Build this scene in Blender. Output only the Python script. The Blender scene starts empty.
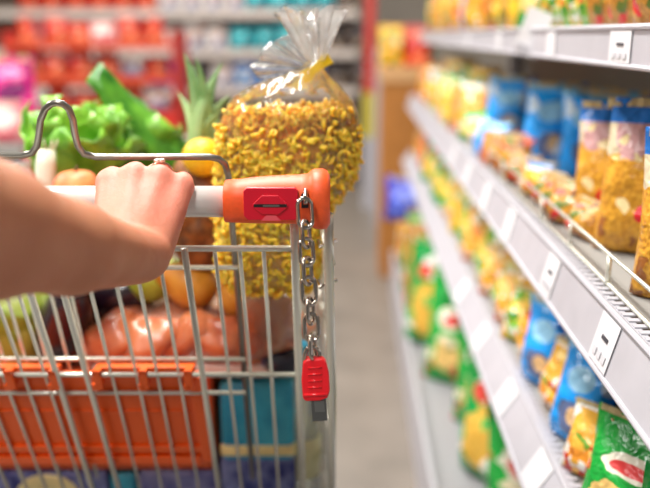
import bpy, math, random
import numpy as np
from mathutils import Vector, Matrix, noise

# ------------------------------------------------------------------ camera, world, lights, exposure
S = bpy.context.scene
COL = S.collection
CAMH, F = 1.18, 800.0
TH = math.atan(210 / 800.0)            # pitch below the horizon
YAW = math.radians(2.08)
cam = bpy.data.objects.new('camera', bpy.data.cameras.new('camera'))
COL.objects.link(cam)
cam.location = (0, 0, CAMH)
cam.rotation_euler = (math.pi / 2 - TH, 0, YAW)
cam.data.sensor_width = 36
cam.data.lens = F * 36 / 650
cam.data.clip_start = 0.02
cam.data.dof.use_dof = True
cam.data.dof.focus_distance = 0.72
cam.data.dof.aperture_fstop = 2.6
S.camera = cam

wd = bpy.data.worlds.new('store_light'); S.world = wd; wd.use_nodes = True
bg = wd.node_tree.nodes['Background']
bg.inputs[0].default_value = (1.0, 0.97, 0.93, 1); bg.inputs[1].default_value = 0.17

def area(name, loc, sx, sy, power, col=(1, .97, .92), rot=(0, 0, 0)):
    l = bpy.data.lights.new(name, 'AREA'); l.shape = 'RECTANGLE'; l.size = sx; l.size_y = sy
    l.energy = power; l.color = col
    o = bpy.data.objects.new(name, l); COL.objects.link(o); o.location = loc; o.rotation_euler = rot
    return o
area('ceiling_lamp_near', (-0.5, 1.5, 2.9), 0.22, 2.2, 96)
area('ceiling_lamp_behind', (-0.7, -1.0, 2.7), 0.22, 1.6, 46)
area('ceiling_lamp_mid', (-0.6, 4.2, 2.9), 0.22, 2.2, 42)
area('ceiling_lamp_far', (-0.9, 5.6, 2.9), 2.6, 0.3, 46)
area('ceiling_lamp_left', (-2.6, 2.2, 2.9), 0.3, 3.4, 165)
vs = S.view_settings
vs.view_transform = 'Standard'; vs.look = 'None'; vs.gamma = 1.0; vs.use_curve_mapping = False
vs.exposure = 0.1

# ------------------------------------------------------------------ helpers
CT, ST = math.cos(TH), math.sin(TH)
cY, sY = math.cos(YAW), math.sin(YAW)
def K(px, py, d):
    """point in the cart's frame (camera's heading, origin on the floor) at distance d along the view axis"""
    cx = (px - 325) / F * d; dn = (py - 244) / F * d
    return Vector((cx, d * CT - dn * ST, CAMH - d * ST - dn * CT))
def W(p):
    return Vector((p[0] * cY - p[1] * sY, p[0] * sY + p[1] * cY, p[2]))
def P(px, py, d):
    return W(K(px, py, d))
def lin(r, g, b):
    f = lambda c: (c / 255 / 12.92) if c / 255 <= .04045 else ((c / 255 + .055) / 1.055) ** 2.4
    return (f(r), f(g), f(b), 1)
R = random.Random(7)

def tag(o, label=None, cat=None, group=None, kind=None):
    if label: o['label'] = label
    if cat: o['category'] = cat
    if group: o['group'] = group
    if kind: o['kind'] = kind
    return o
def empty(name, loc, rz=0):
    o = bpy.data.objects.new(name, None); COL.objects.link(o)
    o.location = loc; o.rotation_euler = (0, 0, rz); o.empty_display_size = .05
    return o
def mesh_obj(name, me, parent=None):
    o = bpy.data.objects.new(name, me); COL.objects.link(o)
    if parent: o.parent = parent
    return o
def copy_tree(o, parent=None):
    c = o.copy(); COL.objects.link(c)
    if parent: c.parent = parent
    for ch in o.children: copy_tree(ch, c)
    return c

class MB:
    def __init__(s): s.v = []; s.f = []; s.uv = None
    def add(s, vs_, fs):
        n = len(s.v); s.v += [tuple(v) for v in vs_]; s.f += [tuple(i + n for i in f) for f in fs]
    def box(s, a, b, rot=None, c=None):
        x0, y0, z0 = a; x1, y1, z1 = b
        vs_ = [Vector(p) for p in ((x0,y0,z0),(x1,y0,z0),(x1,y1,z0),(x0,y1,z0),(x0,y0,z1),(x1,y0,z1),(x1,y1,z1),(x0,y1,z1))]
        if rot is not None:
            vs_ = [rot @ (p - c) + c for p in vs_]
        s.add(vs_, [(0,3,2,1),(4,5,6,7),(0,1,5,4),(1,2,6,5),(2,3,7,6),(3,0,4,7)])
    def tube(s, pts, r, n=8, closed=False, caps=True):
        pts = [Vector(p) for p in pts]; m = len(pts); rs = r if isinstance(r, (list, tuple)) else [r] * m
        vs_ = []; nrm = None
        for i in range(m):
            if closed: t = pts[(i + 1) % m] - pts[i - 1]
            else: t = pts[min(i + 1, m - 1)] - pts[max(i - 1, 0)]
            t.normalize()
            if nrm is None:
                nrm = t.cross(Vector((0.123, .35, .93)))
                if nrm.length < .05: nrm = t.cross(Vector((1, 0, 0)))
            nrm = (nrm - t * nrm.dot(t)).normalized(); bn = t.cross(nrm)
            for k in range(n):
                a = 2 * math.pi * k / n
                vs_.append(pts[i] + (nrm * math.cos(a) + bn * math.sin(a)) * rs[i])
        fs = []
        for i in range(m if closed else m - 1):
            j = (i + 1) % m
            for k in range(n):
                l = (k + 1) % n
                fs.append((i*n+k, i*n+l, j*n+l, j*n+k))
        if not closed and caps:
            fs.append(tuple(range(n - 1, -1, -1))); fs.append(tuple((m-1)*n + k for k in range(n)))
        s.add(vs_, fs)
    def lathe(s, prof, n=24, M=None):
        """prof: (r, z) pairs bottom to top"""
        vs_ = []; fs = []
        for r, z in prof:
            for k in range(n):
                a = 2 * math.pi * k / n; vs_.append(Vector((r * math.cos(a), r * math.sin(a), z)))
        for i in range(len(prof) - 1):
            for k in range(n):
                l = (k + 1) % n; fs.append((i*n+k, i*n+l, (i+1)*n+l, (i+1)*n+k))
        fs.append(tuple(range(n - 1, -1, -1))); fs.append(tuple((len(prof)-1)*n + k for k in range(n)))
        if M is not None: vs_ = [M @ v for v in vs_]
        s.add(vs_, fs)
    def grid(s, fn, nu, nv):
        vs_ = [fn(i / nu, j / nv) for j in range(nv + 1) for i in range(nu + 1)]
        fs = [(j*(nu+1)+i, j*(nu+1)+i+1, (j+1)*(nu+1)+i+1, (j+1)*(nu+1)+i) for j in range(nv) for i in range(nu)]
        s.add(vs_, fs)
    def ball(s, c, rx, ry, rz, n=20, m=12, fn=None, rot=None):
        vs_ = []; fs = []
        for j in range(m + 1):
            ph = math.pi * j / m - math.pi / 2
            for k in range(n):
                a = 2 * math.pi * k / n
                p = Vector((math.cos(ph)*math.cos(a), math.cos(ph)*math.sin(a), math.sin(ph)))
                q = Vector((p.x*rx, p.y*ry, p.z*rz)) * (fn(p) if fn else 1)
                if rot is not None: q = rot @ q
                vs_.append(Vector(c) + q)
        for j in range(m):
            for k in range(n):
                l = (k + 1) % n; fs.append((j*n+k, j*n+l, (j+1)*n+l, (j+1)*n+k))
        s.add(vs_, fs)
    def build(s, name, mat, parent=None, off=(0, 0, 0), smooth=True, bevel=0, sub=0, solid=0):
        me = bpy.data.meshes.new(name)
        o3 = Vector(off)
        me.from_pydata([tuple(Vector(v) - o3) for v in s.v], [], s.f); me.validate()
        if smooth:
            me.polygons.foreach_set('use_smooth', [True] * len(me.polygons))
        me.materials.append(mat)
        o = mesh_obj(name, me, parent)
        if solid:
            m = o.modifiers.new('solid', 'SOLIDIFY'); m.thickness = solid; m.offset = 0
        if bevel:
            m = o.modifiers.new('bevel', 'BEVEL'); m.width = bevel; m.segments = 3; m.limit_method = 'ANGLE'; m.angle_limit = .6
        if sub:
            m = o.modifiers.new('sub', 'SUBSURF'); m.levels = sub; m.render_levels = sub
        if smooth and bevel:
            m = o.modifiers.new('wn', 'WEIGHTED_NORMAL'); m.keep_sharp = True
        return o

# ------------------------------------------------------------------ materials
def mat(name, col, rough=.45, metal=0, noise_amt=0, noise_scale=30, bump=0, bump_scale=60, sss=0, coat=0, spec=.5, col2=None):
    m = bpy.data.materials.new(name); m.use_nodes = True; nt = m.node_tree; b = nt.nodes['Principled BSDF']
    b.inputs['Base Color'].default_value = col; b.inputs['Roughness'].default_value = rough; b.inputs['Metallic'].default_value = metal
    b.inputs['Specular IOR Level'].default_value = spec
    if coat: b.inputs['Coat Weight'].default_value = coat; b.inputs['Coat Roughness'].default_value = .12
    if sss:
        b.inputs['Subsurface Weight'].default_value = sss; b.inputs['Subsurface Radius'].default_value = (.012, .005, .003); b.inputs['Subsurface Scale'].default_value = 1.0
    tc = nt.nodes.new('ShaderNodeTexCoord')
    if noise_amt or col2:
        nz = nt.nodes.new('ShaderNodeTexNoise'); nz.inputs['Scale'].default_value = noise_scale; nz.inputs['Detail'].default_value = 5
        nt.links.new(tc.outputs['Object'], nz.inputs['Vector'])
        rp = nt.nodes.new('ShaderNodeValToRGB'); rp.color_ramp.elements[0].position = .35; rp.color_ramp.elements[1].position = .65
        c2 = col2 or tuple(min(1, c * (1 + noise_amt)) for c in col[:3]) + (1,)
        c1 = col if col2 else tuple(c * (1 - noise_amt) for c in col[:3]) + (1,)
        rp.color_ramp.elements[0].color = c1; rp.color_ramp.elements[1].color = c2
        nt.links.new(nz.outputs['Fac'], rp.inputs['Fac']); nt.links.new(rp.outputs['Color'], b.inputs['Base Color'])
    if bump:
        n2 = nt.nodes.new('ShaderNodeTexNoise'); n2.inputs['Scale'].default_value = bump_scale; n2.inputs['Detail'].default_value = 4
        nt.links.new(tc.outputs['Object'], n2.inputs['Vector'])
        bp = nt.nodes.new('ShaderNodeBump'); bp.inputs['Strength'].default_value = bump; bp.inputs['Distance'].default_value = .004
        nt.links.new(n2.outputs['Fac'], bp.inputs['Height']); nt.links.new(bp.outputs['Normal'], b.inputs['Normal'])
    return m

def film(name, tint=(1, 1, 1, 1), gloss=.14, bump=.6, scale=25, milky=0.0):
    """clear cellophane: see-through sheet with a glossy, crinkled skin"""
    m = bpy.data.materials.new(name); m.use_nodes = True; nt = m.node_tree; nt.nodes.clear()
    out = nt.nodes.new('ShaderNodeOutputMaterial')
    tr = nt.nodes.new('ShaderNodeBsdfTransparent'); tr.inputs[0].default_value = tint
    gl = nt.nodes.new('ShaderNodeBsdfGlossy'); gl.inputs['Roughness'].default_value = .12
    tl = nt.nodes.new('ShaderNodeBsdfDiffuse'); tl.inputs[0].default_value = (.9, .9, .88, 1)
    tc = nt.nodes.new('ShaderNodeTexCoord')
    nz = nt.nodes.new('ShaderNodeTexNoise'); nz.inputs['Scale'].default_value = scale; nz.inputs['Detail'].default_value = 3; nz.inputs['Distortion'].default_value = 1.5
    nt.links.new(tc.outputs['Object'], nz.inputs['Vector'])
    bp = nt.nodes.new('ShaderNodeBump'); bp.inputs['Strength'].default_value = bump; bp.inputs['Distance'].default_value = .01
    nt.links.new(nz.outputs['Fac'], bp.inputs['Height']); nt.links.new(bp.outputs['Normal'], gl.inputs['Normal'])
    fr = nt.nodes.new('ShaderNodeFresnel'); fr.inputs['IOR'].default_value = 1.5
    nt.links.new(bp.outputs['Normal'], fr.inputs['Normal'])
    ad = nt.nodes.new('ShaderNodeMath'); ad.operation = 'MULTIPLY_ADD'; ad.inputs[1].default_value = .8; ad.inputs[2].default_value = gloss * .3; ad.use_clamp = True
    nt.links.new(fr.outputs[0], ad.inputs[0])
    m1 = nt.nodes.new('ShaderNodeMixShader'); m1.inputs[0].default_value = milky
    nt.links.new(tr.outputs[0], m1.inputs[1]); nt.links.new(tl.outputs[0], m1.inputs[2])
    m2 = nt.nodes.new('ShaderNodeMixShader')
    nt.links.new(ad.outputs[0], m2.inputs[0]); nt.links.new(m1.outputs[0], m2.inputs[1]); nt.links.new(gl.outputs[0], m2.inputs[2])
    nt.links.new(m2.outputs[0], out.inputs[0])
    return m

def pack_mat(name, base, layers, rough=.2, busy=None):
    """printed packaging: UV laid out zones. u in 0..1 across, v in 0..1 up
    ('e',cu,cv,ru,rv,col) ellipse, ('b',v0,v1,col) band, ('w',cu,cv,ru,rv,c1,c2,scale) window onto the food"""
    m = bpy.data.materials.new(name); m.use_nodes = True; nt = m.node_tree; b = nt.nodes['Principled BSDF']
    b.inputs['Roughness'].default_value = rough; b.inputs['Specular IOR Level'].default_value = .4
    N = nt.nodes.new; L = nt.links.new
    uv = N('ShaderNodeUVMap'); sp = N('ShaderNodeSeparateXYZ'); L(uv.outputs[0], sp.inputs[0])
    tc = N('ShaderNodeTexCoord')
    def mth(op, a, bb=None, c=None):
        n = N('ShaderNodeMath'); n.operation = op
        for i, x in enumerate((a, bb, c)):
            if x is None: continue
            if isinstance(x, (int, float)): n.inputs[i].default_value = x
            else: L(x, n.inputs[i])
        return n.outputs[0]
    cur = None
    rgb = N('ShaderNodeRGB'); rgb.outputs[0].default_value = base; cur = rgb.outputs[0]
    wn = N('ShaderNodeTexNoise'); wn.inputs['Scale'].default_value = 24; wn.inputs['Distortion'].default_value = .8; L(tc.outputs['Object'], wn.inputs['Vector'])
    wob = mth('MULTIPLY_ADD', wn.outputs['Fac'], 2.2, -.1)
    for ly in layers:
        if ly[0] in 'ew':
            _, cu, cv, ru, rv = ly[:5]
            a = mth('POWER', mth('ABSOLUTE', mth('DIVIDE', mth('SUBTRACT', sp.outputs[0], cu), ru)), 2.4)
            c = mth('POWER', mth('ABSOLUTE', mth('DIVIDE', mth('SUBTRACT', sp.outputs[1], cv), rv)), 2.4)
            mask = mth('LESS_THAN', mth('MULTIPLY', mth('ADD', a, c), wob), 1.0)
        else:
            mask = mth('MULTIPLY', mth('GREATER_THAN', sp.outputs[1], ly[1]), mth('LESS_THAN', sp.outputs[1], ly[2]))
        mx = N('ShaderNodeMix'); mx.data_type = 'RGBA'
        L(mask, mx.inputs[0]); L(cur, mx.inputs[6])
        if ly[0] == 'w':
            vo = N('ShaderNodeTexVoronoi'); vo.inputs['Scale'].default_value = ly[7]; L(tc.outputs['Object'], vo.inputs['Vector'])
            m3 = N('ShaderNodeMix'); m3.data_type = 'RGBA'; L(vo.outputs['Distance'], m3.inputs[0])
            m3.inputs[6].default_value = ly[6]; m3.inputs[7].default_value = ly[5]
            L(m3.outputs[2], mx.inputs[7])
        else:
            mx.inputs[7].default_value = ly[-1]
        cur = mx.outputs[2]
    if busy:
        vo = N('ShaderNodeTexVoronoi'); vo.inputs['Scale'].default_value = busy[0]; vo.inputs['Randomness'].default_value = 1
        wv = N('ShaderNodeTexNoise'); wv.inputs['Scale'].default_value = 30; L(tc.outputs['Object'], wv.inputs['Vector'])
        av = N('ShaderNodeMix'); av.data_type = 'RGBA'; av.blend_type = 'ADD'; av.inputs[0].default_value = .03
        L(tc.outputs['Object'], av.inputs[6]); L(wv.outputs['Color'], av.inputs[7]); L(av.outputs[2], vo.inputs['Vector'])
        sc_ = N('ShaderNodeSeparateColor'); L(vo.outputs['Color'], sc_.inputs[0])
        rp = N('ShaderNodeValToRGB'); rp.color_ramp.interpolation = 'CONSTANT'
        cs_ = busy[2:]
        for q in range(len(cs_)):
            e = rp.color_ramp.elements[q] if q < 2 else rp.color_ramp.elements.new(q / len(cs_))
            e.position = q / len(cs_); e.color = cs_[q]
        L(sc_.outputs[1], rp.inputs['Fac'])
        mx = N('ShaderNodeMix'); mx.data_type = 'RGBA'
        L(mth('LESS_THAN', sc_.outputs[0], busy[1]), mx.inputs[0]); L(cur, mx.inputs[6]); L(rp.outputs['Color'], mx.inputs[7]); cur = mx.outputs[2]
    L(cur, b.inputs['Base Color'])
    n2 = N('ShaderNodeTexNoise'); n2.inputs['Scale'].default_value = 35; n2.inputs['Distortion'].default_value = 1.2; L(tc.outputs['Object'], n2.inputs['Vector'])
    bp = N('ShaderNodeBump'); bp.inputs['Strength'].default_value = .8; bp.inputs['Distance'].default_value = .008
    L(n2.outputs['Fac'], bp.inputs['Height']); L(bp.outputs['Normal'], b.inputs['Normal'])
    return m

M_WIRE = mat('zinc_wire', lin(216, 216, 204), .25, .5)
M_SEATWIRE = mat('dark_reflection_steel', lin(138, 134, 126), .3, .9)  # seat frame steel; its dark reflections are put into the darker base colour
M_CHROME = mat('worn_chain_steel', lin(186, 176, 166), .16, 1.0)
M_ORANGE = mat('orange_plastic', lin(242, 92, 40), .45, noise_amt=.06, noise_scale=200)
M_FLAP = mat('deep_orange_plastic', lin(240, 92, 8), .4)
M_RED = mat('red_plastic', lin(218, 20, 48), .3, coat=.2)
M_KEYRED = mat('key_red_plastic', lin(226, 22, 34), .3, coat=.2)
M_WHITEBAR = mat('white_grip', lin(232, 230, 226), .22, coat=.4)
M_DARK = mat('dark_slot', lin(30, 14, 16), .6)
M_GREYSTEEL = mat('grey_key_steel', lin(120, 120, 118), .35, .9)
M_RAIL = mat('grey_shelf_metal', lin(176, 174, 181), .42, noise_amt=.03)
M_PANEL = mat('pale_shelf_panel', lin(150, 148, 144), .5)
M_LABEL = mat('white_paper_tag', lin(212, 210, 214), .6)
M_FAINT = mat('faint_print', lin(196, 194, 200), .7)
M_INK = mat('dark_print', lin(60, 58, 66), .7)
M_CARD = mat('brown_cardboard', lin(178, 116, 52), .75, noise_amt=.08, noise_scale=14)
M_SEAL = mat('crimped_foil', lin(196, 176, 130), .35)
M_RUBBER = mat('dark_rubber', lin(44, 44, 46), .6)

# ------------------------------------------------------------------ setting
def struct(o): o['kind'] = 'structure'; return o
m_floor = bpy.data.materials.new('worn_floor'); m_floor.use_nodes = True
_nt = m_floor.node_tree; _b = _nt.nodes['Principled BSDF']; _b.inputs['Roughness'].default_value = .38
_tc = _nt.nodes.new('ShaderNodeTexCoord'); _n = _nt.nodes.new('ShaderNodeTexNoise'); _n.inputs['Scale'].default_value = 6; _n.inputs['Detail'].default_value = 9
_nt.links.new(_tc.outputs['Object'], _n.inputs['Vector'])
_r = _nt.nodes.new('ShaderNodeValToRGB'); _r.color_ramp.elements[0].position = .3; _r.color_ramp.elements[1].position = .7
_r.color_ramp.elements[0].color = lin(112, 103, 94); _r.color_ramp.elements[1].color = lin(130, 120, 110)
_nt.links.new(_n.outputs['Fac'], _r.inputs['Fac']); _nt.links.new(_r.outputs['Color'], _b.inputs['Base Color'])
b = MB(); b.box((-5, -1.5, -.05), (2.2, 9, 0)); struct(b.build('floor', m_floor, smooth=False))
m_wall = mat('cream_wall', lin(206, 196, 184), .8)
b = MB(); b.box((-5, 9, 0), (2.2, 9.1, 3.2)); struct(b.build('wall_back', m_wall, smooth=False))
b = MB(); b.box((-5.1, -1.5, 0), (-5, 9, 3.2)); struct(b.build('wall_left', m_wall, smooth=False))
b = MB(); b.box((2.2, -1.5, 0), (2.3, 9, 3.2)); struct(b.build('wall_right', m_wall, smooth=False))

# ------------------------------------------------------------------ right-hand shelving bay
G0, G1 = 0.1, 3.62                      # near and far ends along the aisle
XB = 0.74                               # back panel
SH = [  # name, z top, front x (top), front x (bottom), z bottom of the price rail
    ('top', 1.187, .285, .285, 1.147), ('middle', .9215, .25, .236, .866), ('lower', .67, .25, .22, .622)]
rack = tag(empty('shelving_unit', (.45, 1.9, 0)), 'long grey metal shelving unit with price rails along the right side of the aisle', 'shelf')
ro = rack.location
b = MB(); b.box((XB, G0, 0), (XB + .03, G1, 1.75)); b.build('back_panel', M_PANEL, rack, ro, smooth=False)
for nm, zt, xt, xb, zb in SH:
    b = MB(); b.box((xt + .012, G0, zt - .028), (XB, G1, zt - .002)); sb = b.build('shelf_board', M_PANEL, rack, ro, smooth=False)
    b = MB()
    pr = [(xt, zt), (xt + .012, zt), (xb + .012, zb), (xb, zb)]
    # price rail: sloping channel with a rolled top and bottom lip
    vs_ = [(x, y, z) for y in (G0, G1) for x, z in pr]
    b.add(vs_, [(0,1,2,3), (7,6,5,4), (0,4,5,1), (1,5,6,2), (2,6,7,3), (3,7,4,0)])
    b.tube([(xt, G0, zt), (xt, G1, zt)], .0035); b.tube([(xb, G0, zb), (xb, G1, zb)], .003)
    b.build('price_rail', M_RAIL, rack, ro, smooth=False)
    if nm != 'top':                     # ribbed strip lying along the front of the board
        b = MB(); y = G0
        while y < G1:
            b.box((xt + .006, y, zt), (xt + .018, y + .008, zt + .0015)); y += .016
        b.build('ribbed_strip', M_RAIL, rack, ro, smooth=False)
b = MB(); b.box((.195, G0, .15), (XB, G1, .18)); b.build('base_shelf', mat('white_base_deck', lin(150, 148, 152), .45), rack, ro, smooth=False)
b = MB(); vs_ = [(x, y, z) for y in (G0, G1) for x, z in ((.178, .205), (.19, .205), (.195, 0), (.178, 0))]
b.add(vs_, [(0,1,2,3), (7,6,5,4), (0,4,5,1), (1,5,6,2), (2,6,7,3), (3,7,4,0)])
b.build('kick_plate', M_RAIL, rack, ro, smooth=False)
for yy in (G0 - .03, G1):
    b = MB(); b.box((XB - .06, yy, 0), (XB + .03, yy + .03, 1.75)); b.build('upright', M_RAIL, rack, ro, smooth=False)

ORD = ['nearest', 'second nearest', 'third nearest', 'fourth nearest', 'fifth nearest', 'sixth nearest', 'seventh nearest', 'eighth nearest', 'ninth nearest', 'tenth nearest',
       'eleventh nearest', 'twelfth nearest', 'thirteenth nearest', 'fourteenth nearest', 'fifteenth nearest', 'sixteenth nearest', 'seventeenth nearest', 'eighteenth nearest',
       'nineteenth nearest', 'twentieth nearest', 'twenty-first nearest', 'twenty-second nearest', 'twenty-third nearest', 'twenty-fourth nearest']
ORD2 = ['first', 'second', 'third', 'fourth', 'fifth', 'sixth', 'seventh', 'eighth', 'ninth', 'tenth', 'eleventh', 'twelfth', 'thirteenth', 'fourteenth', 'fifteenth', 'sixteenth']

def rail_tag(shelf, y, w, i, big):
    """paper price tag in the rail"""
    nm, zt, xt, xb, zb = SH[shelf]
    d = Vector((xb - xt, 0, zb - zt)); n = Vector((-(zt - zb), 0, -(xt - xb) * -1)).normalized()
    n = Vector((-1, 0, (xt - xb) / (zt - zb))).normalized()
    A = Vector((xt, 0, zt))
    def pt(s, yy, o): p = A + d * s + n * o; return Vector((p.x, yy, p.z))
    t = empty('price_tag', pt(.5, y + w / 2, .0))
    tag(t, f'white paper price tag in the {nm} shelf rail, {ORD[i]} on that rail', 'price tag', 'price tags on the grey rails')
    def quad(name, s0, s1, y0, y1, o, m):
        q = MB(); vs_ = [pt(s0, y0, o), pt(s0, y1, o), pt(s1, y1, o), pt(s1, y0, o)]
        vs_ += [v + n * .0006 for v in vs_]
        q.add(vs_, [(0,1,2,3), (7,6,5,4), (0,4,5,1), (1,5,6,2), (2,6,7,3), (3,7,4,0)])
        return q.build(name, m, t, t.location, smooth=False)
    quad('paper', .08, .92, y, y + w, .0012, M_LABEL)
    if big:
        q0 = y + w * .62
        quad('price_print', .40, .47, y + w * .3, y + w * .62, .0024, M_INK)
        for k in range(3): quad('faint_print', .66, .80, y + w * (.14 + .26 * k), y + w * (.32 + .26 * k), .0024, M_FAINT)
def railY(px, X, z):
    """where along the aisle a point of that x and height shows at image column px"""
    lo, hi = .1, 6
    for _ in range(50):
        mid = (lo + hi) / 2
        x = X * cY + mid * sY; yv = -X * sY + mid * cY
        dep = yv * CT + (CAMH - z) * ST
        if 325 + F * x / dep > px: lo = mid
        else: hi = mid
    return mid
for i, px in enumerate((614, 556, 513, 489, 470, 455)):
    rail_tag(1, railY(px, .243, .895), .052, i, i < 2)
for i, px in enumerate((632, 556, 502, 470)):
    rail_tag(0, railY(px, .285, 1.167), .05 if i else .07, i, i < 1)
for i, px in enumerate((543, 510, 484, 464)):
    rail_tag(2, railY(px, .235, .645), .06, i, False)
# a white card standing up from the top rail
t = empty('shelf_card', (.279, railY(528, .28, 1.19), 1.15)); tag(t, 'white shelf talker card sticking up above the top price rail', 'card')
b = MB(); b.box((-.001, -.022, 0), (.0, .024, .07)); b.build('card', M_LABEL, t, smooth=False); t.rotation_euler = (.35, 0, .9)
b = MB(); b.box((-.004, -.02, -.004), (.003, .02, .012)); b.build('clip', M_RAIL, t, smooth=False)

# wire guard along the middle shelf
t = tag(empty('wire_guard', (.268, .45, .9215)), 'low wire guard rail in front of the pasta bags on the middle shelf', 'guard')
b = MB(); b.tube([(.268, .3, .957), (.268, 1.6, .957)], .0022); b.tube([(.268, .3, .926), (.268, 1.6, .926)], .0022); b.build('rail', M_WIRE, t, t.location)
for k in range(9):
    y = .35 + k * .155
    b = MB(); b.tube([(.268, y, .9215), (.268, y, .957)], .0028 if k % 2 else .002); b.build('post', M_WIRE, t, t.location)

# ------------------------------------------------------------------ packages
def pouch_mesh(name, w, h, t, seed, m, top=.93, nu=16, nv=22, wr=.07):
    rr = random.Random(seed); ox, oy = rr.uniform(0, 50), rr.uniform(0, 50)
    lean = rr.uniform(-.06, .06)
    def prof(v):
        a = min(1, (v + .05) / .22) ** .6
        c = 1 if v < .45 else max(0, 1 - ((v - .45) / (top - .45))) ** .8 if v < top else 0
        return a * c
    V, Fc, UV = [], [], []
    def pt(u, v, side):
        hw = w / 2 * (1 - .10 * math.sin(math.pi * min(1, v * 1.05)) * .8 + .02 * noise.noise((ox, v * 6, 2)))
        th = t / 2 * max(0, 1 - abs(u) ** 3.2) ** .6 * prof(v)
        n_ = noise.noise((u * 2.2 + ox, v * 3.5 + oy, side * 3)) * wr * t + noise.noise((u * 5 + ox, v * 9 + oy, side * 5)) * wr * .5 * t
        edge = (1 - abs(u) ** 6) * min(1, v * 8) * (1 if v < top else .5)
        y = side * (th + .0008) + (n_ * edge * (1 if side < 0 else .6))
        if v > top: y += .012 * h * math.sin(u * 7 + ox) * (v - top) / (1 - top)
        return (u * hw + lean * h * v * v, y - .10 * t * v, v * h)
    for side in (-1, 1):
        base = len(V)
        for j in range(nv + 1):
            for i in range(nu + 1):
                u = -1 + 2 * i / nu; v = j / nv
                V.append(pt(u, v, side)); UV.append((i / nu, v))
        for j in range(nv):
            for i in range(nu):
                a = base + j * (nu + 1) + i
                f = (a, a + 1, a + nu + 2, a + nu + 1)
                Fc.append(f if side < 0 else f[::-1])
    o2 = (nu + 1) * (nv + 1)
    def bridge(idx, rev):
        for a, c in zip(idx[:-1], idx[1:]):
            f = (a, c, c + o2, a + o2); Fc.append(f[::-1] if rev else f)
    bridge([i for i in range(nu + 1)], True)
    bridge([nv * (nu + 1) + i for i in range(nu + 1)], False)
    bridge([j * (nu + 1) for j in range(nv + 1)], False)
    bridge([j * (nu + 1) + nu for j in range(nv + 1)], True)
    me = bpy.data.meshes.new(name); me.from_pydata(V, [], Fc)
    ul = me.uv_layers.new(name='UVMap')
    for lp in me.loops: ul.data[lp.index].uv = UV[lp.vertex_index]
    me.polygons.foreach_set('use_smooth', [True] * len(me.polygons)); me.materials.append(m)
    return me
def seal_mesh(w, h, t, m):
    """crimped strip along the top of a bag"""
    V, Fc = [], []
    n = 14
    for i in range(n + 1):
        u = -1 + 2 * i / n
        for s in (-1, 1):
            for z in (h * .945, h * 1.0):
                V.append((u * w * .465, s * .0022 - .10 * t * .97 + .0012 * (i % 2), z))
    for i in range(n):
        a = i * 4; c = a + 4
        Fc += [(a, c, c+1, a+1), (a+2, a+3, c+3, c+2), (a+1, c+1, c+3, a+3), (a, a+2, c+2, c)]
    Fc += [(0, 1, 3, 2), (n*4, n*4+2, n*4+3, n*4+1)]
    me = bpy.data.meshes.new('seal'); me.from_pydata(V, [], Fc); me.materials.append(m); return me
def badge_mesh(w, h, cz, y, m, name='printed_badge'):
    V = [(0, y - .0016, cz)]; Fc = []; n = 18
    for k in range(n):
        a = 2 * math.pi * k / n; V.append((w / 2 * math.cos(a), y + .002, cz + h / 2 * math.sin(a)))
    for k in range(n): Fc.append((0, 1 + k, 1 + (k + 1) % n))
    me = bpy.data.meshes.new(name); me.from_pydata(V, [], Fc); me.materials.append(m); return me

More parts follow.
